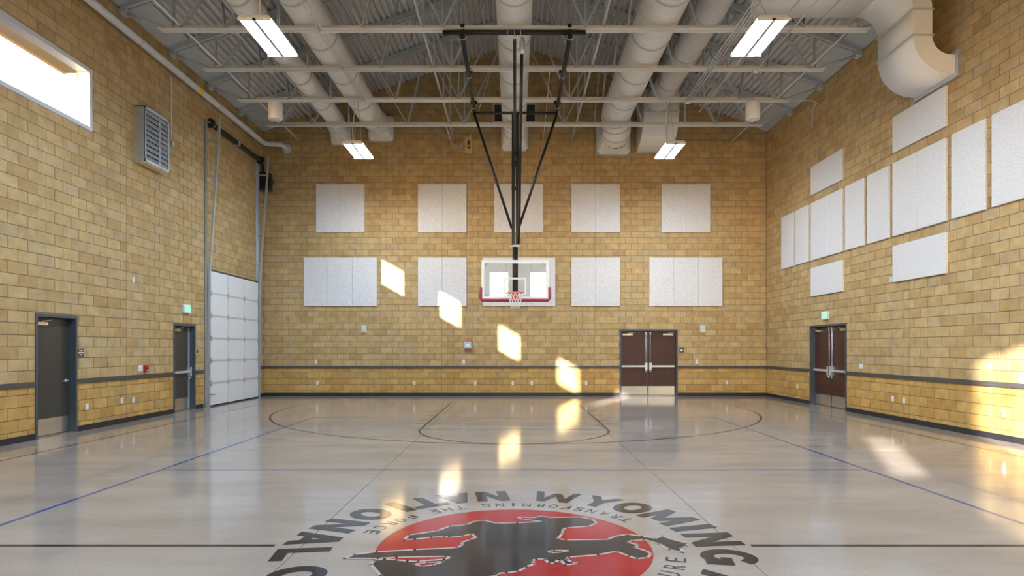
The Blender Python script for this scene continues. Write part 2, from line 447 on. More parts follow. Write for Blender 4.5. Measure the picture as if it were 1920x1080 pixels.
# emblem painted on centre court
R_RED = 1.09
emb = paint('floor_emblem', [[(R_RED * math.cos(2 * pi * k / 96), CY + R_RED * math.sin(2 * pi * k / 96)) for k in range(96)]], 'paint_red', ZP)
tag(emb, 'red disc emblem with dark figure')
def gp(px, py): y = F * CH / (py - VY); return ((px - VX) * y / F, y)
def crop(pts, ox=640, oy=930, s=2.909): return [gp(ox + x / s, oy + y / s) for x, y in pts]
def ear(poly, name, material, z, parent):
    """flat painted polygon, any outline"""
    from mathutils.geometry import tessellate_polygon
    tri = tessellate_polygon([[Vector((p[0], p[1], 0)) for p in poly]])
    mb = MB(); mb.v = [(p[0], p[1], z) for p in poly]
    for t in tri: mb.face(list(t))
    return mb.build(name, material, parent)
def outline(poly, name, z, parent, w=.026, skip=()):
    q = []
    n = len(poly)
    for i in range(n):
        if i in skip: continue
        a = Vector(poly[i]); b = Vector(poly[(i + 1) % n]); d = b - a
        if d.length < 1e-4: continue
        s = Vector((-d.y, d.x)).normalized() * w / 2; e = d.normalized() * w * .35
        q.append([tuple(a - s - e), tuple(a + s - e), tuple(b + s + e), tuple(b - s + e)][::-1])
    mb = MB()
    for k in q: b0 = len(mb.v); mb.v += [(p[0], p[1], z) for p in k]; mb.face([b0, b0 + 1, b0 + 2, b0 + 3])
    return mb.build(name, 'paint_cream', parent)
fig = crop([(15, 342), (70, 320), (190, 306), (400, 294), (630, 283), (662, 268), (655, 255), (700, 240), (735, 228), (712, 207), (660, 220), (590, 226), (560, 222),
    (490, 226), (400, 236), (340, 239), (370, 214), (520, 192), (590, 166), (680, 158), (730, 138), (780, 134), (840, 149), (960, 148), (1100, 140),
    (990, 128), (955, 114), (1040, 121), (1095, 110), (1140, 119), (1300, 115), (1370, 128), (1392, 148), (1350, 166), (1230, 174), (1210, 184), (1205, 206), (1180, 234), (1225, 241), (1450, 238),
    (1500, 219), (1560, 210), (1640, 220), (1710, 232), (1750, 218), (1810, 240), (1888, 258), (1886, 274), (1852, 286), (1864, 309), (1790, 294), (1735, 262), (1650, 240), (1590, 243), (1560, 254), (1622, 268), (1600, 282), (1665, 300),
    (1690, 318), (1668, 338), (1612, 343), (1568, 328), (1500, 303), (1400, 322), (1240, 334), (1228, 346), (1256, 362), (1298, 368), (1220, 378), (1196, 350), (1182, 346), (1170, 366), (1130, 368), (1112, 346), (1062, 345), (1036, 356), (1052, 370),
    (1010, 388), (965, 412), (900, 420), (846, 424), (862, 436)]) + [(-.28, 4.18), (-.45, 4.02), (-.80, 4.06)] + crop([(215, 436), (160, 374), (180, 352), (236, 344), (300, 350), (360, 356), (420, 358), (560, 346), (600, 338), (570, 330), (300, 336), (200, 342)])
ear(fig, 'horse_figure', 'paint_dark', ZP + .0006, emb)
outline(fig, 'figure_outline', ZP + .0010, emb)
for isl in ([(395, 372), (470, 364), (558, 360), (500, 378), (440, 385)], [(1125, 304), (1160, 297), (1250, 298), (1200, 308), (1145, 312)]):
    p_ = crop(isl); ear(p_, 'red_island', 'paint_red', ZP + .0008, emb); outline(p_, 'island_outline', ZP + .0012, emb, .02)

_txt = {}
def glyph(ch, bold=0.0):
    key = (ch, bold)
    if key not in _txt:
        cu = bpy.data.curves.new('glyph', 'FONT'); cu.body = ch; cu.offset = bold; cu.resolution_u = 4
        ob = bpy.data.objects.new('glyph', cu); COL.objects.link(ob)
        dg = bpy.context.evaluated_depsgraph_get(); me = bpy.data.meshes.new_from_object(ob.evaluated_get(dg))
        vs = [(v.co.x, v.co.y) for v in me.vertices]; fs = [list(p.vertices) for p in me.polygons]
        bpy.data.objects.remove(ob); bpy.data.curves.remove(cu); bpy.data.meshes.remove(me)
        x0 = min(v[0] for v in vs); x1 = max(v[0] for v in vs); y0 = min(v[1] for v in vs); y1 = max(v[1] for v in vs)
        _txt[key] = ([((v[0] - (x0 + x1) / 2) / (x1 - x0), (v[1] - y0) / (y1 - y0)) for v in vs], fs)
    return _txt[key]
def letter(ch, base, right, up, wd, ht, name, material, parent, bold=0.0, mb=None):
    vs, fs = glyph(ch, bold); base = Vector(base); right = Vector(right); up = Vector(up)
    own = mb is None; mb = mb or MB(); b = len(mb.v)
    mb.v += [tuple(base + right * (v[0] * wd) + up * (v[1] * ht)) for v in vs]
    for f in fs: mb.face([b + k for k in f])
    if own: return mb.build(name, material, parent)
def heavy(ch, t):
    """block capital as quads in a unit box, x -.5..5, y 0..1; t: stroke width as a share of the letter width"""
    h = .24
    def bar(x0, y0, x1, y1, w): return [(x0 - w / 2, y0), (x0 + w / 2, y0), (x1 + w / 2, y1), (x1 - w / 2, y1)]
    def ring(a0, a1, n=20):
        q = []
        for k in range(n):
            p = [(math.cos(a), math.sin(a)) for a in (a0 + (a1 - a0) * k / n, a0 + (a1 - a0) * (k + 1) / n)]
            ri, rj = .5 - t, .5 - h
            q.append([(p[0][0] * ri, .5 + p[0][1] * rj), (p[0][0] * .5, .5 + p[0][1] * .5), (p[1][0] * .5, .5 + p[1][1] * .5), (p[1][0] * ri, .5 + p[1][1] * rj)])
        return q
    e = .5 - t / 2
    if ch == 'W': return [bar(-.24, 0, -.5 + t * .4, 1, t * .8), bar(-.24, 0, 0, .85, t * .8), bar(.24, 0, 0, .85, t * .8), bar(.24, 0, .5 - t * .4, 1, t * .8)]
    if ch == 'M': return [bar(-e, 0, -e, 1, t), bar(e, 0, e, 1, t), bar(0, .12, -e, 1, t), bar(0, .12, e, 1, t)]
    if ch == 'N': return [bar(-e, 0, -e, 1, t), bar(e, 0, e, 1, t), bar(e, 0, -e, 1, t)]
    if ch == 'Y': return [bar(0, 0, 0, .5, t), bar(0, .42, -e, 1, t), bar(0, .42, e, 1, t)]
    if ch == 'I': return [bar(0, 0, 0, 1, 1.0)]
    if ch == 'T': return [bar(0, 0, 0, 1, t), [(-.5, 1 - h), (.5, 1 - h), (.5, 1), (-.5, 1)]]
    if ch == 'L': return [bar(-e, 0, -e, 1, t), [(-.5, 0), (.5, 0), (.5, h), (-.5, h)]]
    if ch == 'A': return [bar(-e, 0, 0, 1, t), bar(e, 0, 0, 1, t), [(-.28, .2), (.28, .2), (.22, .4), (-.22, .4)]]
    if ch == 'O': return ring(0, 2 * pi, 32)
    if ch == 'G': return ring(pi * .22, pi * 1.86, 26) + [[(.5 - t, .06), (.5, .06), (.5, .5), (.5 - t, .5)], [(.04, .34), (.5, .34), (.5, .54), (.04, .54)]]
def ring_letter(ch, deg, inner, outer, wd, outward, bold=0.0):
    a = math.radians(deg); rad = Vector((math.sin(a), math.cos(a), 0)); tan = Vector((math.cos(a), -math.sin(a), 0)); c = Vector((0, CY, ZP + .0004))
    base, rt, up = (c + rad * inner, tan, rad) if outward else (c + rad * outer, -tan, -rad)
    if bold <= .02: letter(ch, base, rt, up, wd, outer - inner, 'letter', 'paint_dark', emb, bold); return
    mb = MB()
    for i_, q in enumerate(heavy(ch, .105 / wd)):
        b0 = len(mb.v); mb.v += [tuple(base + Vector((0, 0, .00004 * i_)) + rt * (p[0] * wd) + up * (p[1] * (outer - inner))) for p in q]; mb.face([b0, b0 + 1, b0 + 2, b0 + 3])
    mb.build('letter', 'paint_dark', emb)
WD = {'W': .50, 'M': .42, 'I': .12, 'L': .28, 'N': .34, 'Y': .38}
for ch, d in zip('WYOMINGA', (15.5, 32.5, 45.5, 60.5, 73.0, 84.5, 99.5, 118)): ring_letter(ch, d, 1.44, 1.86, WD.get(ch, .36), True, .045)
for ch, d in zip('NATIONALG', (-8.2, -21.5, -33.5, -43.5, -56, -70.5, -84, -97, -113)): ring_letter(ch, d, 1.44, 1.86, WD.get(ch, .36), False, .045)
for k, ch in enumerate('TRANSFORMING THE FORCE'):
    if ch != ' ': ring_letter(ch, 54.5 - k * 6.1, 1.21, 1.34, .025 if ch == 'I' else .085, False, 0)
for ch, d in zip('FUTURE', (140.5, 133.5, 126.5, 119.5, 112.3, 105.2)): ring_letter(ch, d, 1.18, 1.33, .085, False, 0)

# ---------------------------------------------------------------- baseboards and rails
def strips(name, W, spans, z0, z1, dep, material):
    mb = MB()
    for a, b in spans: mb.wbox(W, a, b, -.005, dep, z0, z1); mb.wbox(W, a, b, dep, dep + .004, z0 + .01, z1 - .012)
    return tag(mb.build(name, material), kind='structure')
def spans(a, b, cuts):
    out = []; cur = a
    for c0, c1 in sorted(cuts):
        if c0 > cur: out.append((cur, c0))
        cur = c1
    out.append((cur, b)); return out
cl = [(10.53, 11.54), (14.81, 15.82), (16.22, 19.72)]
strips('baseboard_left', WL, spans(YF, YB, cl), 0, .105, .010, 'rubber_black')
strips('baseboard_right', WR, spans(YF, YB, [(15.30, 17.20)]), 0, .105, .010, 'rubber_black')
strips('baseboard_back', WB, spans(XL, XR, [(3.50, 5.43)]), 0, .105, .010, 'rubber_black')
strips('trim_1', WL, spans(YF, YB, cl), .915, 1.0, .022, 'rail_brown')
strips('trim_2', WR, spans(YF, YB, [(15.30, 17.20)]), .915, 1.0, .022, 'rail_brown')
strips('trim_3', WB, spans(XL, XR, [(3.50, 5.43)]), .915, 1.0, .022, 'rail_brown')

# ---------------------------------------------------------------- roof deck
def deck():
    mb = MB(); prof = []
    pitch, rh = .152, .072; half = 9.75
    n = int(half / pitch)
    for s in (-1, 1):
        pr = []
        for k in range(n + 1):
            for t, up in ((0, 0), (.42, 0), (.52, 1), (.90, 1)):
                d = (k + t) * pitch
                pr.append((RIDGE_X + s * d, RIDGE_Z - SLOPE * d + up * rh))
        b = len(mb.v)
        for (x, z) in pr: mb.v += [(x, YF - .8, z), (x, YB + .8, z)]
        for i in range(len(pr) - 1): mb.face([b + 2 * i, b + 2 * i + 1, b + 2 * i + 3, b + 2 * i + 2])
        # insulation above the deck closes the roof
        e = RIDGE_X + s * (n + 1) * pitch; ze = RIDGE_Z - SLOPE * (n + 1) * pitch
        mb.prism([(RIDGE_X, YF - .8, RIDGE_Z + .08), (e, YF - .8, ze + .08), (e, YB + .8, ze + .08), (RIDGE_X, YB + .8, RIDGE_Z + .08)],
                 [(RIDGE_X, YF - .8, RIDGE_Z + .2), (e, YF - .8, ze + .2), (e, YB + .8, ze + .2), (RIDGE_X, YB + .8, RIDGE_Z + .2)])
    return tag(mb.build('ceiling', 'deck_steel', origin=(RIDGE_X, 5, RIDGE_Z)), kind='structure')
deck()
for k, (s, xw) in enumerate(((-1, XL), (1, XR))):
    x1 = xw - s * .50; z0 = roof_z(xw) - .085; z1 = roof_z(x1) - .02
    mb = MB().prism([(xw, YF, z0), (x1, YF, z1), (x1, YB, z1), (xw, YB, z0)], [(xw, YF, z0 + .008), (x1, YF, z1 + .008), (x1, YB, z1 + .008), (xw, YB, z0 + .008)])
    tag(mb.build('trim_%d' % (4 + k), 'truss_steel'), kind='structure')

# outside soffit over the clerestory windows
mb = MB().box(-9.5, XL - .31, YF, 12.9, 7.42, 7.46); so = tag(mb.build('trim_6', 'soffit'), kind='structure')
MB().box(-9.56, -9.5, YF, 12.9, 7.40, 7.62).build('fascia_board', 'fascia', so)

# ---------------------------------------------------------------- windows
def window(name, W, u0, u1, z0, z1, bars_u=(), bars_z=(), t=.045):
    r = thing(name, W((u0 + u1) / 2, -.1, z0), None, None, kind='structure')
    f = MB()
    f.wbox(W, u0, u1, -.20, .012, z0, z0 + t); f.wbox(W, u0, u1, -.20, .012, z1 - t, z1)
    f.wbox(W, u0, u0 + t, -.20, .012, z0 + t, z1 - t); f.wbox(W, u1 - t, u1, -.20, .012, z0 + t, z1 - t)
    f.build('window_frame', 'window_frame', r)
    for u in bars_u: MB().wbox(W, u - .02, u + .02, -.14, -.09, z0 + t, z1 - t).build('window_bar', 'window_frame', r)
    for z in bars_z: MB().wbox(W, u0 + t, u1 - t, -.14, -.09, z - .02, z + .02).build('window_bar', 'window_frame', r)
    MB().wbox(W, u0 + t, u1 - t, -.118, -.112, z0 + t, z1 - t).build('window_pane', 'window_glass', r)
n_w = 1
for (a, b, c, d) in WIN_L: window('window_%d' % n_w, WL, a, b, c, d, t=.075); n_w += 1
for (a, b, c, d) in WIN_F: window('window_%d' % n_w, WF, a, b, c, d, bars_u=(a + .32,) if b - a > .8 else (), bars_z=(6.25,) if b - a > .8 else ()); n_w += 1

# ---------------------------------------------------------------- doors
def closer(W, u, z, du, leaf, dep):
    b = MB().wbox(W, u, u + du, dep, dep + .055, z - .055, z).build('door_closer', 'kick_steel', leaf)
    MB().bar(W(u + du * .5, dep + .06, z + .01), W(u + du * 1.15, dep + .075, z + .045), .02, .012).build('closer_arm', 'chrome', leaf)
def door(name, leaves, leaf_mat, style):
    W, u0, u1, zt = DOORS[name]
    r = thing(name, W((u0 + u1) / 2, -.1, 0), None, None, kind='structure')
    fw = .05; f = MB()
    f.wbox(W, u0, u0 + fw, -.21, .014, 0, zt); f.wbox(W, u1 - fw, u1, -.21, .014, 0, zt); f.wbox(W, u0 + fw, u1 - fw, -.21, .014, zt - fw, zt)
    for a, b, c, d in ((u0 + fw, u0 + fw + .015, 0, zt - fw), (u1 - fw - .015, u1 - fw, 0, zt - fw), (u0 + fw, u1 - fw, zt - fw - .015, zt - fw)): f.wbox(W, a, b, -.21, -.165, c, d)
    f.build('door_frame', 'frame_slate', r)
    MB().wbox(W, u0 + fw, u1 - fw, -.21, -.02, -.002, .012).build('threshold', 'kick_steel', r)
    a, b = u0 + fw + .004, u1 - fw - .004; dep = -.12
    wd = (b - a) / leaves
    for k in range(leaves):
        l0, l1 = a + k * wd + .0025, a + (k + 1) * wd - .0025
        lf = MB().wbox(W, l0, l1, dep - .045, dep, .014, zt - fw - .006).build('door_leaf', leaf_mat, r)
        MB().wbox(W, l0 + .015, l1 - .015, dep, dep + .003, .03, .32).build('kick_plate', 'kick_steel', lf)
        if style == 'lever':
            closer(W, l0 + .03, zt - .14, .30, lf, dep)
            h = MB(); p = W(l1 - .07, dep + .03, .98)
            h.tube([W(l1 - .07, dep, .98), W(l1 - .07, dep + .012, .98)], .033, 14)
            h.tube([W(l1 - .07, dep, .98), W(l1 - .07, dep + .055, .98), W(l1 - .10, dep + .065, .98), W(l1 - .20, dep + .065, .975)], .011, 8)
            h.build('lever_handle', 'chrome', lf)
        else:
            closer(W, l0 + .06 if k == 0 else l1 - .42, zt - .13, .34, lf, dep)
            inner = l1 if (leaves == 1 or k == 0) else l0
            s = -1 if inner == l1 else 1
            MB().wbox(W, l0 + .03, l1 - .03, dep + .03, dep + .07, .955, 1.015).build('push_bar', 'chrome', lf)
            hb = MB().wbox(W, min(inner + s * .03, inner + s * .11), max(inner + s * .03, inner + s * .11), dep, dep + .085, .86, 1.10)
            hb.tube([W(inner + s * .07, dep + .02, .84), W(inner + s * .07, dep + .06, .80)], .03, 10)
            hb.build('latch_housing', 'chrome', lf)
            if style == 'rods':
                v = MB().tube([W(inner + s * .07, dep + .03, 1.10), W(inner + s * .07, dep + .03, zt - .14)], .013, 8)
                v.wbox(W, min(inner + s * .045, inner + s * .095), max(inner + s * .045, inner + s * .095), dep, dep + .05, zt - .16, zt - .07)
                v.wbox(W, min(inner + s * .055, inner + s * .085), max(inner + s * .055, inner + s * .085), dep, dep + .045, 1.55, 1.58)
                v.build('latch_rod', 'chrome', lf)
            elif style == 'exit':
                MB().wbox(W, l1 - .075, l1 - .005, dep, dep + .012, .02, zt - fw - .02).build('edge_plate', 'galvanized', lf)
    return r
door('door_1', 1, 'door_dark', 'lever')
door('door_2', 1, 'door_dark', 'exit')
door('door_3', 2, 'door_wood', 'rods')
door('door_4', 2, 'door_wood', 'rods')

# ---------------------------------------------------------------- acoustic panels
def acoustic(W, p, label, group):
    u0, u1, z0, z1, k = p
    r = thing('acoustic_panel', W((u0 + u1) / 2, 0, z0), label, 'wall panel', group)
    wd = (u1 - u0) / k; dep = .05
    for i in range(k):
        a, b = u0 + i * wd + (.0025 if i else 0), u0 + (i + 1) * wd - (.0025 if i < k - 1 else 0)
        mb = MB(); e = .008
        mb.wbox(W, a, b, .002, dep - e, z0, z1)
        mb.prism([W(a, dep - e, z0), W(b, dep - e, z0), W(b, dep - e, z1), W(a, dep - e, z1)], [W(a + e, dep, z0 + e), W(b - e, dep, z0 + e), W(b - e, dep, z1 - e), W(a + e, dep, z1 - e)])
        mb.build('panel_board', 'acoustic_white', r)
bl = ['square white two-board acoustic panel, upper row, nearest the roll-up door corner', 'square white two-board acoustic panel, upper row, below the plywood pulley board',
      'square white two-board acoustic panel, upper row, behind the black hoop mast', 'square white two-board acoustic panel, upper row, below the largest round duct',
      'square white two-board acoustic panel, upper row, above the one over the double door',
      'wide white three-board acoustic panel, lower row, beside the highest sun patch', 'square white two-board acoustic panel, lower row, with a sun patch on its lower edge',
      'wide white three-board acoustic panel seen through the basketball backboard', 'square white two-board acoustic panel, lower row, between the hoop and the double door panel',
      'wide white three-board acoustic panel, lower row, above the double wooden door']
for p, t in zip(BP, bl): acoustic(WB, p, t, 'acoustic panels on the end wall')
rl = ['tall narrow white panel on the side wall, nearest the room corner', 'tall narrow white panel on the side wall, second from the room corner',
      'tall double-board white panel above the side double door, middle of its cross', 'tall single white panel just past the cross of panels over the side door',
      'tall single white panel just before the panel cross under the elbow duct', 'tall double-board white panel, middle of the cross under the elbow duct',
      'tall single white panel just past the cross under the elbow duct', 'tall white panel on the side wall farthest from the room corner',
      'landscape white panel topping the cross over the side double door', 'landscape white panel under the cross over the side double door',
      'landscape white panel just below the elbow duct outlet', 'landscape white panel at the foot of the cross under the elbow duct']
for p, t in zip(RP, rl): acoustic(WR, p, t, 'acoustic panels on the side wall')

# ---------------------------------------------------------------- roof trusses
TZ = 8.30
TY = [11.01, 12.84, 14.67, 16.50, 18.33]
def truss(y, label):
    r = thing('roof_truss', (RIDGE_X, y, TZ), label, 'roof truss', 'steel roof trusses')
    def tz(x): return roof_z(x) - .03
    for s, xw in ((-1, XL), (1, XR)):
        x0 = xw - s * .02
        m = MB()
        for dy in (-.055, .055): m.bar((x0, y + dy, tz(x0) - .05), (RIDGE_X, y + dy, tz(RIDGE_X) - .05), .075, .15)
        m.build('top_chord', 'truss_steel', r)
        MB().bar((xw - s * .01, y, tz(xw) - .17), (xw - s * .16, y, tz(xw) - .12), .2, .1).build('bearing_seat', 'truss_steel', r)
    b = MB()
    for dy in (-.055, .055): b.box(-7.48, 7.48, y + dy - .042, y + dy + .042, TZ - .005, TZ + .005); b.box(-7.48, 7.48, y + dy * .25 - .004, y + dy * .25 + .004, TZ, TZ + .095)
    b.build('bottom_chord', 'chord_paint', r)
    Bt = TZ + .03
    L = [(-7.05, Bt, -6.25), (-7.2, Bt, -7.2), (-6.1, Bt, -6.25), (-6.1, Bt, -5.0), (-4.98, Bt, -4.98), (-3.2, Bt, -4.3), (-3.2, Bt, -2.65), (-1.5, Bt, -2.65), (-1.5, Bt, -1.5), (-1.5, Bt, 0), (-1.92, Bt, -1.92),
         (1.5, Bt, 0.07), (1.5, Bt, 1.5), (1.5, Bt, 2.65), (1.92, Bt, 1.92), (2.4, Bt, 2.65), (3.86, Bt, 3.2), (5.15, Bt, 5.15), (6.1, Bt, 5.2), (6.1, Bt, 6.3), (7.1, Bt, 6.3), (7.25, Bt, 7.25)]
    for i, (xa, za, xb) in enumerate(L):
        a = Vector((xa, y, za)); c = Vector((xb, y, tz(xb) - .06)); w_ = .085 if abs(xa - xb) > .01 else .06
        m = MB()
        for dy in (-.022, .022): m.bar(a + Vector((0, dy, 0)), c + Vector((0, dy, 0)), .03, w_, up=(0, 1, 0))
        m.build('web_member', 'truss_steel', r)
    for s, xw in ((-1, XL), (1, XR)):
        MB().tube([(xw - s * .12, y, tz(xw) - .16), (xw - s * .45, y, tz(xw) - .28), (s * 7.35, y, TZ + .05), (s * 7.1, y, TZ + .04)], .03, 8).build('end_strut', 'truss_steel', r)
    return r
tl = ['grey steel roof truss just beyond the frame, carrying the front pair of lights', 'grey steel roof truss that carries the black top pipe of the hoop', 'grey steel roof truss carrying the two white pendant speakers',
      'grey steel roof truss above the crossbar of the hoop frame', 'grey steel roof truss nearest the gable end wall']
t0 = truss(TY[1], tl[1])
for k, y in enumerate(TY):
    if k != 1: c = dup(t0, None, (0, y - TY[1], 0)); c['label'] = tl[k]

# bridging rods along the hall
def rod(name, pts, r, material, label, cat, group=None, n=8):
    o = MB().tube(pts, r, n).build(name, material); return tag(o, label, cat, group)
for x, z, lab in ((-7.05, TZ + .10, 'white bridging rod resting on truss ends beside the white drain pipe'), (-6.3, TZ + .46, 'white bridging rod running over the trusses between drain pipe and thin duct'),
               (-5.9, TZ + .34, 'white bridging rod running close beside the thinnest round duct'), (7.18, TZ + .10, 'white bridging rod resting on truss ends beside the elbow duct wall'),
               (5.6, TZ + .44, 'white bridging rod running over the trusses below the elbow duct branch')):
    rod('bridging_rod', [(x, 12.75 if x > 0 else 9.0, z), (x, 18.4 if x in (-5.9, 5.6) else YB - .005, z)], .022, 'chord_paint', lab, 'steel rod', 'bridging rods', 8)
for x, lab in ((-1.96, 'grey angle brace ending on the gable beside the pulley board'), (1.88, 'grey angle brace ending on the gable between centre and largest ducts')):
    rod('bridging_angle', [(x, 9.5, TZ + .11), (x, YB - .005, TZ + .11)], .03, 'truss_steel', lab, 'steel brace', None, 4)

# ---------------------------------------------------------------- ducts
def arc_pts(p0, p1, n=6): return [Vector(p0).lerp(Vector(p1), k / n) for k in range(n + 1)]
def round_duct(x, z, r, xe, ze, fl_w, fl_z0, fl_z1, label, name='round_duct'):
    t = thing(name, (x, YB, z - r), label, 'air duct', 'round spiral ducts')
    y1 = 18.62; ye = 19.72
    path = [(x, YF + .3, z), (x, 4, z), (x, y1, z), (x + (xe - x) * .12, y1 + .28, z + (ze - z) * .12), (x + (xe - x) * .5, (y1 + ye) / 2, z + (ze - z) * .5), (x + (xe - x) * .88, ye - .28, z + (ze - z) * .88), (xe, ye, ze)]
    MB().tube(path, r, 36, caps=False).build('duct_pipe', 'duct_steel', t)
    # spiral lock seams: fine raised rings, coarser couplings
    sm = MB(); y = 10.4
    while y < y1: sm.tube([(x + (r + .001) * math.cos(a), y + .055 * a / math.pi, z + (r + .001) * math.sin(a)) for a in [2 * pi * k / 32 for k in range(33)]], .006, 4, caps=False); y += .11
    tag(sm.build('spiral_seam', 'duct_steel', t), kind='stuff')
    for y in (12.1, 13.9, 15.7, 17.4):
        MB().tube([(x, y - .035, z), (x, y - .03, z), (x, y + .03, z), (x, y + .035, z)], r, 36, caps=False, radii=[r, r + .014, r + .014, r]).build('coupling_band', 'duct_seam', t)
    for q in (2, 3, 4, 5):
        p = Vector(path[q]); d = (Vector(path[q + 1]) - Vector(path[q - 1])).normalized()
        MB().tube([p - d * .02, p - d * .016, p + d * .016, p + d * .02], r, 36, caps=False, radii=[r, r + .013, r + .013, r]).build('gore_band', 'duct_seam', t)
    # round to square boot and flange
    n = 32; hw = fl_w / 2; zc = (fl_z0 + fl_z1) / 2; hh = (fl_z1 - fl_z0) / 2; m = MB()
    for k in range(n):
        a = 2 * pi * (k + .5) / n; c, s = math.cos(a), math.sin(a); q = max(abs(c), abs(s))
        m.v.append((xe + r * c, ye - .02, ze + r * s)); m.v.append((xe + (hw - .03) * c / q, YB - .12, zc + (hh - .03) * s / q)); m.v.append((xe + (hw - .03) * c / q, YB - .002, zc + (hh - .03) * s / q))
    for k in range(n):
        j = (k + 1) % n
        for i in (0, 1): m.face([3 * k + i, 3 * j + i, 3 * j + i + 1, 3 * k + i + 1])
    m.build('square_boot', 'duct_steel', t)
    f = MB(); W = WB
    f.wbox(W, xe - hw, xe + hw, 0, .045, fl_z0, fl_z0 + .035); f.wbox(W, xe - hw, xe + hw, 0, .045, fl_z1 - .035, fl_z1)
    f.wbox(W, xe - hw, xe - hw + .035, 0, .045, fl_z0 + .035, fl_z1 - .035); f.wbox(W, xe + hw - .035, xe + hw, 0, .045, fl_z0 + .035, fl_z1 - .035)
    f.build('wall_flange', 'galvanized', t)
    return t
DT = TZ + .085
round_duct(-5.52, DT + .28, .27, -5.72, 8.68, .72, 8.30, 9.06, 'thinnest round spiral duct, nearest the white drain pipe')
round_duct(-4.42, DT + .37, .36, -4.40, 8.85, .88, 8.42, 9.28, 'round spiral duct with thin conduits running under it')
round_duct(0.0, DT + .385, .375, 0.02, 8.58, .92, 8.09, 9.03, 'round spiral duct along the ridge behind the hoop mast')
round_duct(3.15, DT + .465, .455, 3.28, 8.50, 1.15, 7.97, 9.05, 'largest round spiral duct, beside the rectangular boot')
# fourth duct ends in a rectangular drop
t = thing('round_duct', (4.46, YB, 8.9), 'round spiral duct ending in a rectangular drop on the gable', 'air duct', 'round spiral ducts')
xd, zd, rd = 4.46, 9.28, .34
MB().tube([(xd, YF + .3, zd), (xd, 19.0, zd)], rd, 36, caps=True).build('duct_pipe', 'duct_steel', t)
sm = MB(); y = 10.4
while y < 19.0: sm.tube([(xd + (rd + .001) * math.cos(a), y + .055 * a / pi, zd + (rd + .001) * math.sin(a)) for a in [2 * pi * k / 32 for k in range(33)]], .006, 4, caps=False); y += .11
tag(sm.build('spiral_seam', 'duct_steel', t), kind='stuff')
for y in (12.1, 13.9, 15.7, 17.4, 18.9): MB().tube([(xd, y - .035, zd), (xd, y - .03, zd), (xd, y + .03, zd), (xd, y + .035, zd)], rd, 36, caps=False, radii=[rd, rd + .014, rd + .014, rd]).build('coupling_band', 'duct_seam', t)
m = MB(); pr = []
for k in range(9):
    a = math.pi / 2 * k / 8; pr.append((19.05 + 1.12 * (1 - math.cos(a)) * .98, 9.62 - 1.54 * math.sin(a)))
ring = [(19.0, 9.68)] + [(19.0, 9.0)] + [(19.0 + (YB - 19.0) * (1 - math.cos(pi / 2 * k / 8)), 9.0 - .92 * math.sin(pi / 2 * k / 8)) for k in range(1, 9)] + [(YB, 9.68)]
m.prism([(4.06, p[0], p[1]) for p in ring], [(5.16, p[0], p[1]) for p in ring]); m.build('rectangular_boot', 'duct_steel', t)
MB().box(4.02, 5.20, 18.97, 19.03, 8.97, 9.01).build('boot_flange', 'duct_seam', t); MB().box(4.02, 5.20, 18.98, 19.02, 9.66, 9.70).build('boot_flange', 'duct_seam', t)
MB().wbox(WB, 4.04, 5.18, 0, .045, 8.05, 8.09).build('wall_flange', 'galvanized', t)

# rectangular branch with two elbows on the side wall
t = thing('elbow_duct', (7.7, 12.03, 6.74), 'big rectangular elbow duct dropping into the side wall', 'air duct')
ya, yb = 11.47, 12.59
def rect_sweep(path):                      # path of (inner, outer) points in x,z
    m = MB(); n = len(path)
    for (i_, o_) in path: m.v += [(i_[0], ya, i_[1]), (o_[0], ya, o_[1]), (o_[0], yb, o_[1]), (i_[0], yb, i_[1])]
    for k in range(n - 1):
        for q in range(4): r_ = (q + 1) % 4; m.face([4 * k + q, 4 * k + r_, 4 * k + 4 + r_, 4 * k + 4 + q], q in (1, 3))
    m.face([3, 2, 1, 0]); m.face([4 * n - 4 + q for q in range(4)])
    return m
h1 = [((4.9, 8.43), (4.9, 8.79)), ((7.08, 8.43), (7.08, 8.79))]
rect_sweep(h1).build('branch_run', 'duct_steel', t)
e2 = []
for k in range(13):
    a = pi / 2 * (1 - k / 12); e2.append(((7.08 + .45 * math.cos(a), 7.98 + .45 * math.sin(a)), (7.08 + .81 * math.cos(a), 7.98 + .81 * math.sin(a))))
rect_sweep(e2).build('upper_elbow', 'duct_steel', t)
rect_sweep([((7.53, 7.98), (7.89, 7.98)), ((7.53, 7.49), (7.89, 7.49))]).build('drop_section', 'duct_steel', t)
e1 = []
for k in range(13):
    a = pi + pi / 2 * k / 12; e1.append(((8.25 + .72 * math.cos(a), 7.49 + .72 * math.sin(a)), (8.25 + .36 * math.cos(a), 7.49 + .36 * math.sin(a))))
e1.append(((XR - .002, 6.77), (XR - .002, 7.13)))
rect_sweep(e1).build('lower_elbow', 'duct_steel', t)
for z in (7.98, 7.49):
    f = MB(); x0, x1 = 7.53, 7.89; g = .03
    f.box(x0 - g, x1 + g, ya - g, ya + .004, z - .012, z + .012); f.box(x0 - g, x1 + g, yb - .004, yb + g, z - .012, z + .012); f.box(x0 - g, x0 + .004, ya, yb, z - .012, z + .012); f.box(x1 - .004, x1 + g, ya, yb, z - .012, z + .012)
    f.build('joint_flange', 'duct_seam', t)
f = MB().wbox(WR, ya - .07, ya, 0, .05, 6.70, 7.20).wbox(WR, yb, yb + .07, 0, .05, 6.70, 7.20).wbox(WR, ya, yb, 0, .05, 6.70, 6.77).wbox(WR, ya, yb, 0, .05, 7.13, 7.20)
f.build('wall_flange', 'galvanized', t)
for x in (5.6, 6.4): MB().box(x - .015, x + .015, ya - .02, yb + .02, 8.405, 8.43).build('joint_flange', 'duct_seam', t)

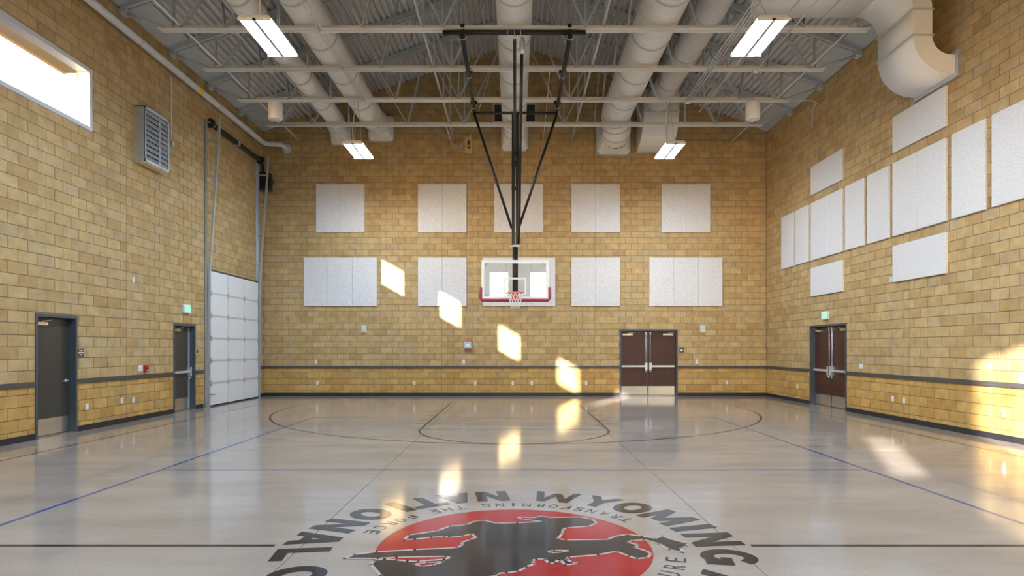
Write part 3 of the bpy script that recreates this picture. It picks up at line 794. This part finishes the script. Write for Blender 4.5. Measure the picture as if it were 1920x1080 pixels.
# gable grille behind the ridge duct
t = thing('wall_grille', (0.02, YB, 9.02), 'dark slatted vent grille on the gable behind the ridge duct', 'vent')
MB().wbox(WB, -.70, .74, .0, .03, 9.05, 9.10).wbox(WB, -.70, .74, .0, .03, 9.66, 9.71).wbox(WB, -.70, -.65, 0, .03, 9.10, 9.66).wbox(WB, .69, .74, 0, .03, 9.10, 9.66).build('grille_frame', 'window_frame', t)
for k in range(12): MB().wbox(WB, -.65, .69, .002, .018, 9.105 + k * .046, 9.135 + k * .046).build('slat', 'louver_dark', t)
MB().wbox(WB, -.65, .69, 0, .004, 9.10, 9.66).build('grille_back', 'louver_dark', t)

# ---------------------------------------------------------------- white drain pipe
t = thing('drain_pipe', (-8.13, 15, 8.17), 'long white drain pipe along the top of the side wall', 'pipe')
px_, pz_ = -8.13, 8.25
MB().tube([(px_, YF + .1, pz_), (px_, 8, pz_), (px_, 19.66, pz_), (px_ + .03, 19.78, pz_), (px_ + .12, 19.84, pz_), (-7.75, 19.86, pz_), (-7.62, 19.88, pz_ - .01), (-7.55, 19.97, pz_ - .03), (-7.53, 20.17, pz_ - .06)], .082, 18).build('pipe_run', 'white_pipe', t)
MB().tube([(-7.53, 20.13, pz_ - .06), (-7.53, 20.178, pz_ - .06)], .15, 20).build('wall_collar', 'white_pipe', t)
for y in (10.8, 13.2, 14.9, 16.7, 18.6):
    MB().tube([(px_ + .084 * math.cos(a), y, pz_ + .084 * math.sin(a)) for a in [2 * pi * k / 16 for k in range(16)]], .008, 6, closed=True).bar((px_, y, pz_ + .08), (px_, y, roof_z(px_) - .10), .014).build('pipe_hanger', 'galvanized', t)
MB().tube([(px_, 15.58, pz_), (px_, 15.78, pz_)], .0835, 18, caps=False).build('pipe_label', 'yellow_tag', t)

# ---------------------------------------------------------------- light fixtures
def fixture(x, y, label, group='high bay lights'):
    t = thing('high_bay_light', (x, y, 6.96), label, 'ceiling light', group)
    L, Wd = 1.24, .54; z = 6.96
    MB().prism([(x - Wd / 2, y - L / 2, z), (x + Wd / 2, y - L / 2, z), (x + Wd / 2, y + L / 2, z), (x - Wd / 2, y + L / 2, z)], [(x - Wd / 2 + .05, y - L / 2 + .05, z + .07), (x + Wd / 2 - .05, y - L / 2 + .05, z + .07), (x + Wd / 2 - .05, y + L / 2 - .05, z + .07), (x - Wd / 2 + .05, y + L / 2 - .05, z + .07)]).build('housing', 'white_plastic', t)
    for s in (-1, 1):
        cx = x + s * .145; m = MB(); n = 6
        for k in range(n + 1):
            a = k / n; xx = cx - .112 + .224 * a; dz = -.012 - .02 * math.sin(pi * a); m.v += [(xx, y - L / 2 + .02, z + dz), (xx, y + L / 2 - .02, z + dz), (xx, y - L / 2 + .02, z - .001), (xx, y + L / 2 - .02, z - .001)]
        for k in range(n):
            b = 4 * k; m.face([b, b + 1, b + 5, b + 4], True); m.face([b, b + 4, b + 6, b + 2]); m.face([b + 1, b + 3, b + 7, b + 5])
        m.face([0, 2, 3, 1]); m.face([4 * n, 4 * n + 1, 4 * n + 3, 4 * n + 2])
        m.build('light_lens', 'led_lens', t)
    MB().box(x - .028, x + .028, y - L / 2, y + L / 2, z - .042, z - .001).build('centre_strip', 'galvanized', t)
    for e in (-1, 1): MB().box(x - Wd / 2, x + Wd / 2, y + e * (L / 2 - .008) - .008, y + e * (L / 2 - .008) + .008, z - .045, z - .001).build('end_cap', 'white_plastic', t)
    ty = min(TY, key=lambda q: abs(q - y)); ty = ty if abs(ty - y) < 1 else y
    for dy in (-.42, .42): MB().tube([(x, y + dy, z + .065), (x, ty, TZ - .008)], .006, 6).build('hanger_wire', 'galvanized', t)
    MB().tube([(x - .10, y - .1, z + .065), (x - .13, y - .08, z + .5), (x - .10, y - .03, z + 1.0), (x - .08, ty, TZ - .01)], .014, 6).build('power_cord', 'white_pipe', t)
    return t
for y, lab in ((16.5, 'far'), (10.5, 'near')):
    for x in (-4.23, 4.23):
        side = 'drain pipe side' if x < 0 else 'elbow duct side'
        row = 'small-looking lit twin-lens light near the gable wall, ' if y > 12 else 'bright twin-lens light hanging well out from the gable, '
        fixture(x, y, row + side)
for y in (4.5, -1.5, -7.5):
    for x in (-4.23, 4.23): fixture(x, y, 'lit twin-lens high bay light over the near half of the court')

# pendant speakers
for x, lab in ((-5.76, 'white cylinder pendant speaker on the drain pipe side of the hall'), (5.76, 'white cylinder pendant speaker on the elbow duct side of the hall')):
    z = 7.10; t = thing('pendant_speaker', (x, 14.67, z), lab, 'speaker', 'pendant speakers')
    MB().tube([(x, 14.67, z), (x, 14.67, z + .03), (x, 14.67, z + .38), (x, 14.67, z + .42)], .17, 24, radii=[.15, .168, .168, .14]).build('speaker_body', 'white_plastic', t)
    MB().tube([(x, 14.67, z - .006), (x, 14.67, z + .002)], .135, 24).build('speaker_grille', 'white_pipe', t)
    MB().tube([(x, 14.67, z + .42), (x, 14.67, TZ)], .005, 6).build('hanger_wire', 'galvanized', t)

# ---------------------------------------------------------------- conduits and small boxes on the structure
def conduit(pts, label, box=None, W=None, r=.014):
    t = thing('conduit', pts[0], label, 'conduit')
    MB().tube(pts, r, 8).build('conduit_pipe', 'white_pipe', t)
    if box is not None: u, z = box; MB().wbox(W, u - .05, u + .05, 0, .05, z - .06, z + .06).build('junction_box', 'galvanized', t)
cz = TZ - .028
conduit([(-4.03, 9.0, cz), (-4.03, 16.5, cz)], 'thin white conduit under the duct, nearer the ridge', None)
conduit([(-4.11, 9.0, cz), (-4.11, 16.4, cz)], 'thin white conduit under the duct, farther from the ridge', None)
for k in range(3): tag(MB().tube([(4.62 + .07 * k, 9.0, cz), (4.62 + .07 * k, 16.5, cz)], .013, 8).build('conduit', 'white_pipe'), 'one of three thin parallel conduits under the trusses by the lights', 'conduit', 'parallel conduits')
conduit([(5.83, 9.0, cz), (5.83, 14.6, cz)], 'single white conduit running under trusses to a junction below the speaker')
for p, lab in (((-4.07, 16.5), 'small white junction box under the truss at the end of two conduits'), ((4.70, 16.5), 'small white junction box under the truss at the end of three conduits'), ((5.83, 14.67), 'small white junction box under the truss by the pendant speaker'), ((-4.07, 12.84), 'small white junction box under the hoop truss along the two conduits')):
    tag(MB().tube([(p[0], p[1], TZ - .075), (p[0], p[1], TZ - .07), (p[0], p[1], TZ - .02), (p[0], p[1], TZ - .006)], .05, 12, radii=[.04, .055, .055, .06]).build('junction_box', 'white_plastic'), lab, 'junction box')
conduit([(-6.0, 14.58, cz - .03), (-3, 14.58, cz - .035), (0.5, 14.58, cz - .02), (.80, 14.58, cz - .03), (.86, 14.60, cz - .10)], 'long thin conduit slung under the speaker truss across the ridge duct')
conduit([(1.5, 16.42, cz), (7.9, 16.42, cz), (8.1, 16.44, cz), (8.27, 16.6, cz), (8.33, 16.93, cz - .02), (8.345, 17.0, cz - .1), (8.345, 17.0, 7.86)], 'conduit crossing to the side wall and turning down to a box', (17.0, 7.82), WR)
conduit([(-7.9, 18.25, cz), (-2.2, 18.25, cz), (-2.05, 18.35, cz), (-2.02, 19.9, cz - .05), (-2.0, 20.12, cz - .12), (-1.98, 20.155, 8.34 - .02), (-1.78, 20.155, 8.27)], 'conduit under the last truss dropping to a box by the pulley board', (-1.74, 8.27), WB)
conduit([(XL + .02, 14.62, 8.15), (XL + .02, 14.66, 8.10), (XL + .02, 14.68, 8.0), (XL + .02, 14.68, 6.6)], 'vertical conduit on the side wall by the louvre box', (14.72, 6.52), WL)
rod('guy_cable', [(.86, 14.62, 8.2), (.92, 20.15, 8.05)], .006, 'chord_paint', 'thin pale cable hanging beside the hoop frame to the gable', 'cable')
rod('hoist_cable', [(-1.52, YB - .03, 1.95), (-1.52, YB - .03, 8.2)], .004, 'chord_paint', 'thin vertical hoist cable from the winch up to the pulley board', 'cable')
rod('guide_cable', [(-.55, 15.2, 8.6), (-1.49, YB - .04, 8.45)], .005, 'chord_paint', 'thin cable from the pulley board up towards the ridge duct', 'cable')
t = thing('pulley_board', (-1.50, YB, 8.03), 'plywood board with a dark pulley slot high on the gable', 'pulley')
MB().wbox(WB, -1.63, -1.50 - .045, 0, .05, 8.05, 8.62).wbox(WB, -1.455, -1.41 + .02, 0, .05, 8.05, 8.62).wbox(WB, -1.545, -1.455, 0, .05, 8.05, 8.19).wbox(WB, -1.545, -1.455, 0, .05, 8.48, 8.62).build('board', 'plywood', t)
MB().wbox(WB, -1.545, -1.455, 0, .01, 8.19, 8.48).build('slot', 'louver_dark', t)
MB().tube([WB(-1.53, .03, 8.30), WB(-1.47, .03, 8.30)], .035, 14).build('pulley_wheel', 'chrome', t)
t = thing('hoist_winch', (-1.53, YB, 1.45), 'grey hoist winch on two reddish blocks on the end wall', 'winch')
for z0_, z1_ in ((1.46, 1.60), (1.78, 1.93)):
    for u_ in (-1.635, -1.525): MB().wbox(WB, u_, u_ + .10, 0, .06, z0_, z1_).build('mounting_block', 'clay_block', t)
MB().wbox(WB, -1.65, -1.42, .0, .17, 1.585, 1.80).build('winch_housing', 'box_grey', t)
MB().wbox(WB, -1.60, -1.47, .17, .175, 1.64, 1.74).build('winch_plate', 'white_plastic', t)
MB().tube([WB(-1.65, .10, 1.75), WB(-1.70, .10, 1.75)], .03, 12).tube([WB(-1.65, .10, 1.64), WB(-1.69, .10, 1.64)], .025, 12).build('crank_socket', 'chrome', t)

# ---------------------------------------------------------------- louvre box on the side wall
t = thing('louvre_box', (XL, 13.77, 5.69), 'galvanized louvre box high on the side wall', 'vent')
lu0, lu1, lz0, lz1, ld = 13.31, 14.24, 5.69, 6.90, .22
MB().wbox(WL, lu0, lu0 + .02, 0, ld, lz0, lz1).wbox(WL, lu1 - .02, lu1, 0, ld, lz0, lz1).wbox(WL, lu0, lu1, 0, ld, lz1 - .02, lz1).build('box_sides', 'galvanized', t)
MB().wbox(WL, lu0 + .02, lu1 - .02, 0, ld - .02, lz0 - .02, lz0).build('box_bottom', 'pale_wood', t)
MB().wbox(WL, lu0, lu0 + .03, ld - .015, ld + .008, lz0, lz1).wbox(WL, lu1 - .03, lu1, ld - .015, ld + .008, lz0, lz1).wbox(WL, lu0, lu1, ld - .015, ld + .008, lz1 - .05, lz1).wbox(WL, lu0, lu1, ld - .015, ld + .008, lz0, lz0 + .04).wbox(WL, (lu0 + lu1) / 2 + .08, (lu0 + lu1) / 2 + .10, ld - .01, ld + .008, lz0, lz1).build('face_frame', 'window_frame', t)
for k in range(10):
    z = lz0 + .05 + k * .112
    MB().prism([WL(lu0 + .03, ld - .05, z + .105), WL(lu1 - .03, ld - .05, z + .105), WL(lu1 - .03, ld - .01, z), WL(lu0 + .03, ld - .01, z)], [WL(lu0 + .03, ld - .046, z + .11), WL(lu1 - .03, ld - .046, z + .11), WL(lu1 - .03, ld - .006, z + .005), WL(lu0 + .03, ld - .006, z + .005)]).build('louvre_blade', 'galvanized', t)
MB().wbox(WL, lu0 + .02, lu1 - .02, .0, .006, lz0, lz1).build('box_back', 'louver_dark', t)
MB().tube([WL(lu1 - .15, .1, lz0 - .02), WL(lu1 - .15, .1, lz0 - .07)], .03, 10).build('actuator', 'galvanized', t)

# ---------------------------------------------------------------- overhead sectional door
y0, y1, hz = OH[0], OH[1], OH[3]
t = thing('overhead_door', (XL, (y0 + y1) / 2, 0), 'white sectional overhead door with galvanized vertical tracks', 'garage door')
d0, d1 = .05, .095; pw = (y1 - y0) / 3; ph = hz / 6
for i in range(3):
    for j in range(6):
        MB().wbox(WL, y0 + i * pw + .012, y0 + (i + 1) * pw - .012, d0, d1, .03 + j * ph + .012, .03 + (j + 1) * ph - .012).build('door_panel', 'door_white', t)
for j in range(1, 6): MB().wbox(WL, y0, y1, d0, d1 + .006, .03 + j * ph - .024, .03 + j * ph + .024).build('section_rail', 'door_cream', t)
for i in (1, 2): MB().wbox(WL, y0 + i * pw - .014, y0 + i * pw + .014, d0, d1 + .004, .03, .03 + hz).build('stile', 'door_cream', t)
for i in range(4):
    for j in range(1, 6):
        yy = min(max(y0 + i * pw, y0 + .05), y1 - .05)
        MB().wbox(WL, yy - .035, yy + .035, d1, d1 + .025, .03 + j * ph - .07, .03 + j * ph + .07).build('hinge', 'galvanized', t)
MB().wbox(WL, y0, y1, d0, d1, .0, .03).build('bottom_seal', 'rubber_black', t)
MB().wbox(WL, y0 - .03, y1 + .03, 0, .075, hz + .035, hz + .075).build('header_gap_shade', 'rail_brown', t)  # dark-coloured bar standing in for the shaded gap above the door
ZT = 7.72
for yy, s in ((y0 - .07, -1), (y1 + .07, 1)):
    MB().wbox(WL, yy - .045, yy + .045, 0, .012, 0, ZT).wbox(WL, yy + s * .035, yy + s * .045, 0, .08, 0, ZT).build('wall_angle', 'galvanized', t)
    g = MB(); a = WL(yy, .10, 0); b = WL(yy, .12, hz); c = WL(yy, .40, ZT + .05)
    g.bar(a, b, .05, .06, up=(0, 1, 0)); g.bar(b, c, .05, .06, up=(0, 1, 0)); g.build('lift_track', 'galvanized', t)
    for k in range(8):
        z = .5 + k * .95
        if z > ZT: break
        dd = .10 if z < hz else .12 + .28 * (z - hz) / (ZT - hz)
        MB().wbox(WL, yy - .02, yy + .02, 0.01, dd, z - .02, z + .02).build('track_bracket', 'galvanized', t)
    MB().tube([WL(yy - .03, .14, 7.63), WL(yy - .02, .14, 7.63), WL(yy + .02, .14, 7.63), WL(yy + .03, .14, 7.63)], .12, 22, radii=[.09, .13, .13, .09]).build('cable_drum', 'dark_steel', t)
MB().tube([WL(y0 - .15, .14, 7.63), WL(y1 + .15, .14, 7.63)], .016, 10).build('torsion_shaft', 'galvanized', t)
for a, b in ((y0 + .25, (y0 + y1) / 2 - .14), ((y0 + y1) / 2 + .14, y1 - .15)):
    n = 44; ptsr = []; rr = []
    sp = MB().tube([WL(a + (b - a) * k / (n * 8), .14 + .062 * math.cos(2 * pi * k / 8), 7.63 + .062 * math.sin(2 * pi * k / 8)) for k in range(n * 8 // 1 + 1)], .0095, 5)
    sp.build('torsion_spring', 'dark_steel', t)
    MB().tube([WL(a - .04, .14, 7.63), WL(a, .14, 7.63)], .07, 14).tube([WL(b, .14, 7.63), WL(b + .04, .14, 7.63)], .07, 14).build('spring_cone', 'dark_steel', t)
ym = (y0 + y1) / 2
MB().wbox(WL, ym - .06, ym + .06, 0, .20, 7.56, 7.70).build('centre_bracket', 'galvanized', t)
MB().tube([WL(y0 + .03, .10, .34), WL(y0 + .03, .22, .34)], .02, 8).tube([WL(y0 - .04, .2, .34), WL(y0 + .12, .2, .34)], .016, 8).build('slide_lock', 'galvanized', t)
t = thing('door_operator', (XL + .2, 19.79, 6.7), 'black motor operator mounted beside the top of the overhead door', 'motor')
MB().wbox(WL, 19.67, 19.97, .06, .36, 6.72, 7.28).build('operator_housing', 'black_paint', t)
MB().wbox(WL, 19.70, 19.94, 0, .06, 6.80, 7.20).build('mounting_plate', 'galvanized', t)
MB().tube([WL(19.77, .36, 7.0), WL(19.77, .44, 7.0)], .10, 16).build('motor_cap', 'dark_steel', t)
MB().tube([WL(19.71, .375, 6.98 + 0), WL(19.73, .38, 7.07), WL(19.79, .38, 7.12), WL(19.87, .38, 7.09), WL(19.90, .375, 6.98)], .012, 6).build('hand_chain', 'chrome', t)
MB().wbox(WL, 19.73, 19.77, .10, .16, 7.28, 7.60).wbox(WL, 19.81, 19.84, .12, .15, 7.28, 7.58).build('drive_chain', 'dark_steel', t)

# ---------------------------------------------------------------- basketball backstop
MX, BY = .03, 16.45
t = thing('basketball_backstop', (MX, BY + .3, 2.9), 'ceiling-hung basketball hoop with glass backboard and black frame', 'basketball hoop')
def bt(name, pts, r, m='black_paint', par=None, n=12): return MB().tube(pts, r, n).build(name, m, par or t)
pz = 8.22
bt('top_pipe', [(-1.50, 12.78, pz), (1.50, 12.78, pz)], .052)
for x in (-1.09, 1.17):
    bt('side_pipe', [(x, 12.72, pz - .09), (x, 16.62, pz - .10)], .05)
    for y in (12.84, 14.67, 16.50):
        MB().tube([(x, y - .05, pz - .04), (x, y + .05, pz - .04)], .075, 12).bar((x - .09, y, pz + .02), (x + .09, y, pz + .02), .12, .06).build('pipe_clamp', 'black_paint', t)
        MB().tube([(x + .07 * math.cos(a), y - .08, pz - .1 + .07 * math.sin(a)) for a in [2 * pi * k / 14 for k in range(14)]], .008, 6, closed=True).build('clamp_ring', 'chrome', t)
    bt('frame_hanger', [(x, 16.55, pz - .08), (x, 16.55, 8.0)], .04)
    bt('clamp_cap', [(x, 12.84, pz + .03), (x, 12.84, pz + .20)], .05)
MYy = BY + .16
bt('frame_crossbar', [(-1.12, 16.58, 8.0), (1.20, 16.58, 8.0)], .038)
sx = [-.055, .055]
for d in sx: MB().box(MX + d - .04, MX + d + .04, MYy - .04, MYy + .04, 4.36, 8.04).build('mast_tube', 'black_paint', t)
MB().box(MX - .1, MX + .1, MYy - .03, MYy + .03, 6.55, 6.70).box(MX - .1, MX + .1, MYy - .03, MYy + .03, 5.9, 6.0).build('mast_plate', 'black_paint', t)
bt('lower_mast', [(MX, MYy + .0, 4.40), (MX, MYy, 2.98)], .077, n=20)
MB().tube([(MX, MYy, 4.34), (MX, MYy, 4.40)], .10, 20).bar((MX - .16, MYy, 4.37), (MX + .12, MYy, 4.37), .03).build('mast_collar', 'chrome', t)
for x in (-1.09, 1.17): bt('diagonal_brace', [(x, 16.57, 7.99), (MX + (.09 if x > 0 else -.09), MYy, 4.85)], .036)
bt('front_brace', [(MX - .02, 12.84, pz - .12), (MX - .01, MYy - .06, 6.85)], .035)
bt('drive_brace', [(MX + .13, 12.86, pz - .42), (MX + .10, MYy - .05, 4.45)], .035)
MB().tube([(MX + .14, 12.86, pz - .05), (MX + .14, 12.86, pz - .12), (MX + .14, 12.86, pz - .32), (MX + .135, 12.86, pz - .42)], .06, 14, radii=[.02, .055, .06, .035]).build('safety_reel', 'chrome', t)
for x in (-.14, MX - .02, .14): MB().tube([(x, 12.78 + .06 * math.cos(a), pz + .06 * math.sin(a)) for a in [2 * pi * k / 14 for k in range(14)]], .008, 6, closed=True).bar((x, 12.72, pz - .05), (x, 12.72, pz - .20), .016).build('eye_bolt', 'chrome', t)
# backboard
bz0, bz1, bw = 2.90, 2.90 + 1.067, .9145
bb = MB().box(MX - bw + .03, MX + bw - .03, BY - .008, BY + .004, bz0 + .03, bz1 - .03).build('backboard', 'board_glass', t)
f = MB()
for a, b, c, d in ((MX - bw, MX + bw, bz0, bz0 + .035), (MX - bw, MX + bw, bz1 - .035, bz1), (MX - bw, MX - bw + .035, bz0 + .035, bz1 - .035), (MX + bw - .035, MX + bw, bz0 + .035, bz1 - .035)): f.box(a, b, BY - .012, BY + .06, c, d)
f.build('board_frame', 'board_alu', bb)
f = MB(); e = .035; k = .05
for a, b, c, d in ((MX - bw + e, MX + bw - e, bz0 + e, bz0 + e + k), (MX - bw + e, MX + bw - e, bz1 - e - k, bz1 - e), (MX - bw + e, MX - bw + e + k, bz0 + e + k, bz1 - e - k), (MX + bw - e - k, MX + bw - e, bz0 + e + k, bz1 - e - k)): f.box(a, b, BY - .012, BY - .009, c, d)
f.build('border_line', 'board_white', bb)
f = MB(); s0, s1, q0, q1 = MX - .305, MX + .305, 3.04, 3.04 + .457
for a, b, c, d in ((s0, s1, q0, q0 + k), (s0, s1, q1 - k, q1), (s0, s0 + k, q0 + k, q1 - k), (s1 - k, s1, q0 + k, q1 - k)): f.box(a, b, BY - .012, BY - .009, c, d)
f.build('target_square', 'board_white', bb)
for sxx, szz in ((-1, 1), (1, 1), (-1, -1)):
    cx, cz_ = MX + sxx * (bw - .085), (bz1 - .085 if szz > 0 else bz0 + .085)
    MB().prism([(cx, BY + .01, cz_), (cx - sxx * .11, BY + .01, cz_), (cx, BY + .01, cz_ - szz * .09)], [(cx, BY + .03, cz_), (cx - sxx * .11, BY + .03, cz_), (cx, BY + .03, cz_ - szz * .09)]).build('corner_gusset', 'box_grey', bb)
pd = MB(); r_ = .03
pp = [(MX - bw - .012, BY + .02, bz0 + .33), (MX - bw - .012, BY + .02, bz0 + .04), (MX - bw + .02, BY + .02, bz0 - .012), (MX + bw - .02, BY + .02, bz0 - .012), (MX + bw + .012, BY + .02, bz0 + .04), (MX + bw + .012, BY + .02, bz0 + .33)]
pd.tube(pp, .050, 10); pd.build('edge_padding', 'pad_maroon', bb)
# rim and net
rz, rc, rr_ = 3.05, BY - .012 - .15 - .2286, .2286
rm = MB().tube([(MX + rr_ * math.cos(a), rc + rr_ * math.sin(a), rz) for a in [2 * pi * k / 36 for k in range(36)]], .014, 8, closed=True)
rm.box(MX - .09, MX + .09, BY - .035, BY - .012, rz - .20, rz + .03)
rm.bar((MX - .07, BY - .03, rz), (MX - .07, rc + .2, rz), .022).bar((MX + .07, BY - .03, rz), (MX + .07, rc + .2, rz), .022)
rm.prism([(MX - .07, BY - .03, rz - .01), (MX + .07, BY - .03, rz - .01), (MX + .07, rc + .22, rz - .01), (MX - .07, rc + .22, rz - .01)], [(MX - .07, BY - .03, rz + .006), (MX + .07, BY - .03, rz + .006), (MX + .07, rc + .22, rz + .006), (MX - .07, rc + .22, rz + .006)])
rm.bar((MX - .06, BY - .03, rz - .18), (MX - .06, rc + .21, rz - .01), .02).bar((MX + .06, BY - .03, rz - .18), (MX + .06, rc + .21, rz - .01), .02)
rim = rm.build('rim', 'rim_orange', t)
nm = MB(); lev = [(0, .222), (.12, .185), (.22, .15), (.32, .125), (.42, .118)]
for k in range(12):
    for sg in (-1, 1):
        nm.tube([(MX + r * math.cos(2 * pi * (k + sg * .5 * i) / 12), rc + r * math.sin(2 * pi * (k + sg * .5 * i) / 12), rz - d) for i, (d, r) in enumerate(lev)], .0055, 5)
nm.build('net', 'net_white', rim)

# ---------------------------------------------------------------- wall devices
def plate(W, u, z, label, w_=.075, h_=.12, name='wall_outlet', cat='outlet', group='wall outlets', deep=.012):
    t = thing(name, W(u, 0, z - h_ / 2), label, cat, group)
    e = .006
    m = MB().wbox(W, u - w_ / 2, u + w_ / 2, 0, deep * .5, z - h_ / 2, z + h_ / 2)
    m.prism([W(u - w_ / 2, deep * .5, z - h_ / 2), W(u + w_ / 2, deep * .5, z - h_ / 2), W(u + w_ / 2, deep * .5, z + h_ / 2), W(u - w_ / 2, deep * .5, z + h_ / 2)], [W(u - w_ / 2 + e, deep, z - h_ / 2 + e), W(u + w_ / 2 - e, deep, z - h_ / 2 + e), W(u + w_ / 2 - e, deep, z + h_ / 2 - e), W(u - w_ / 2 + e, deep, z + h_ / 2 - e)])
    m.build('cover_plate', 'white_plastic', t)
    if w_ < .1:
        for dz in (-.025, .025): MB().wbox(W, u - .016, u + .016, deep, deep + .003, z + dz - .015, z + dz + .015).build('socket', 'window_frame', t)
    else:
        k = int(w_ / .05)
        for i in range(k): cu = u - w_ / 2 + (i + .5) * w_ / k; MB().wbox(W, cu - .010, cu + .010, deep, deep + .008, z - .02, z + .02).build('rocker', 'window_frame', t)
    return t
def bx(px): return (px - VX) / 56.5
ol = {592: (.0, 'white outlet above the rail, nearest the overhead door on the end wall')}
for px, py, lab in ((592, 678, 'white outlet just above the rail nearest the overhead door'), (595, 718, 'white outlet below the rail nearest the overhead door'), (777, 718, 'white outlet below the rail, second from the overhead door'),
                    (869.6, 678, 'white outlet just above the rail, under the hoist winch'), (891, 718, 'white outlet below the rail, under the hoist winch'), (961.5, 718, 'white outlet below the rail, straight under the hoop'),
                    (997, 718, 'white outlet below the rail, between the hoop and the sun patch'), (1099, 718, 'white outlet below the rail, between the sun patch and double door'), (1363, 717, 'white outlet below the rail, between double door and corner')):
    plate(WB, bx(px), (742.5 - py) / 56.5, lab)
plate(WB, bx(1306.5), (742.5 - 678) / 56.5, 'white switch plate just above the rail beside the double door', .10, .14, 'light_switch', 'switch', None, .03)
for px, lab in ((683, 'white alarm strobe on the end wall below the three-board panel'), (1317, 'white alarm strobe on the end wall beside the double door')):
    u, z = bx(px), (742.5 - 617) / 56.5; t = thing('alarm_strobe', WB(u, 0, z - .11), lab, 'alarm', 'alarm strobes')
    MB().wbox(WB, u - .075, u + .075, 0, .06, z - .11, z + .11).build('strobe_body', 'white_plastic', t); MB().wbox(WB, u - .05, u + .05, .06, .085, z, z + .08).build('strobe_lens', 'board_alu', t); MB().wbox(WB, u - .05, u + .05, .06, .066, z - .085, z - .03).build('strobe_grille', 'door_cream', t)
t = thing('room_sign', WB(bx(1278), 0, 1.44), 'small grey square sign beside the wooden double door', 'sign')
u = bx(1278); MB().wbox(WB, u - .075, u + .075, 0, .01, 1.44, 1.60).build('sign_plate', 'frame_slate', t); MB().tube([WB(u, .01, 1.52), WB(u, .014, 1.52)], .04, 16).build('sign_symbol', 'board_alu', t)
def ly(px): return F * -XL / (VX - px)
def ry(px): return F * XR / (px - VX)
def wz(y, py): return CH + (VY - py) * y / F
for px, py, lab in ((163, 763, 'white outlet low on the side wall, next to the lever-handle door'), (228, 751, 'white outlet low on the side wall, middle of three between doors'), (250, 750, 'white outlet low on the side wall, nearest the exit-bar door'), (250, 524.5, 'small white plate high on the side wall above the fire alarm')):
    y = ly(px); plate(WL, y, wz(y, py), lab)
for px, py, lab in ((1495, 724, 'white outlet between the room corner and the side double door'), (1674, 748, 'white outlet past the side double door, first of a close pair'), (1695, 751, 'white outlet past the side double door, second of a close pair'), (1882, 775, 'white outlet in the sunlit patch of the side wall'), (1671, 524, 'small white sensor at the lower corner of a landscape panel')):
    y = ry(px); plate(WR, y, wz(y, py), lab)
y = ry(1615); plate(WR, y, wz(y, 687), 'white multi-gang switch plate beside the side double door', .17, .12, 'light_switch', 'switch', None)
y = ly(263); plate(WL, y, wz(y, 690.5), 'white blank switch plate beside the red fire alarm', .15, .13, 'light_switch', 'switch', None)
y = ly(272); z = wz(y, 691); t = thing('fire_alarm', WL(y, 0, z - .08), 'red fire alarm pull station on the side wall', 'fire alarm')
MB().wbox(WL, y - .055, y + .055, 0, .05, z - .075, z + .075).build('alarm_body', 'red_plastic', t); MB().wbox(WL, y - .035, y + .035, .05, .062, z - .01, z + .03).build('pull_handle', 'louver_dark', t); MB().wbox(WL, y - .03, y + .03, .05, .058, z - .045, z - .025).build('alarm_mark', 'white_plastic', t)
y = ly(151); z = wz(y, 661.5); t = thing('room_sign', WL(y, 0, z - .1), 'brown sign with white lettering beside the lever-handle door', 'sign')
MB().wbox(WL, y - .085, y + .085, 0, .008, z - .085, z + .085).build('sign_plate', 'sign_brown', t)
m = MB()
for k in range(4): m.wbox(WL, y - .045 + k * .024, y - .027 + k * .024, .008, .010, z + .028, z + .048)
for k in range(7): m.wbox(WL, y - .072 + k * .021, y - .056 + k * .021, .008, .010, z - .008, z + .012)
m.prism([WL(y - .02, .008, z - .03), WL(y + .02, .008, z - .03), WL(y, .008, z - .055)], [WL(y - .02, .010, z - .03), WL(y + .02, .010, z - .03), WL(y, .010, z - .055)])
m.build('sign_lettering', 'white_plastic', t)
y = ly(369.5); z = wz(y, 659); tag(MB().tube([WL(y, .001, z), WL(y, .012, z)], .045, 16).build('door_chime', 'sign_brown'), 'small round brown button between exit door and overhead door', 'button')
def exit_sign(W, u, z, sgn, lab):
    t = thing('exit_sign', W(u, 0, z - .11), lab, 'exit sign', 'exit signs')
    MB().wbox(W, u - .16, u + .16, .002, .05, z - .105, z + .105).build('sign_housing', 'white_plastic', t)
    m = MB(); R = (W(1, 0, 0) - W(0, 0, 0)) * sgn
    for k, ch in enumerate('EXIT'): letter(ch, W(u, .0525, z - .06) + R * (-.10 + k * .066), R, (0, 0, 1), .022 if ch == 'I' else .052, .12, None, None, None, .03, m)
    m.build('exit_letters', 'exit_green', t)
y = ly(348.5); exit_sign(WL, y, wz(y, 579), 1, 'green exit sign above the dark exit-bar door')
y = ry(1549); exit_sign(WR, y, wz(y, 591.5), -1, 'green exit sign above the wooden side double door')
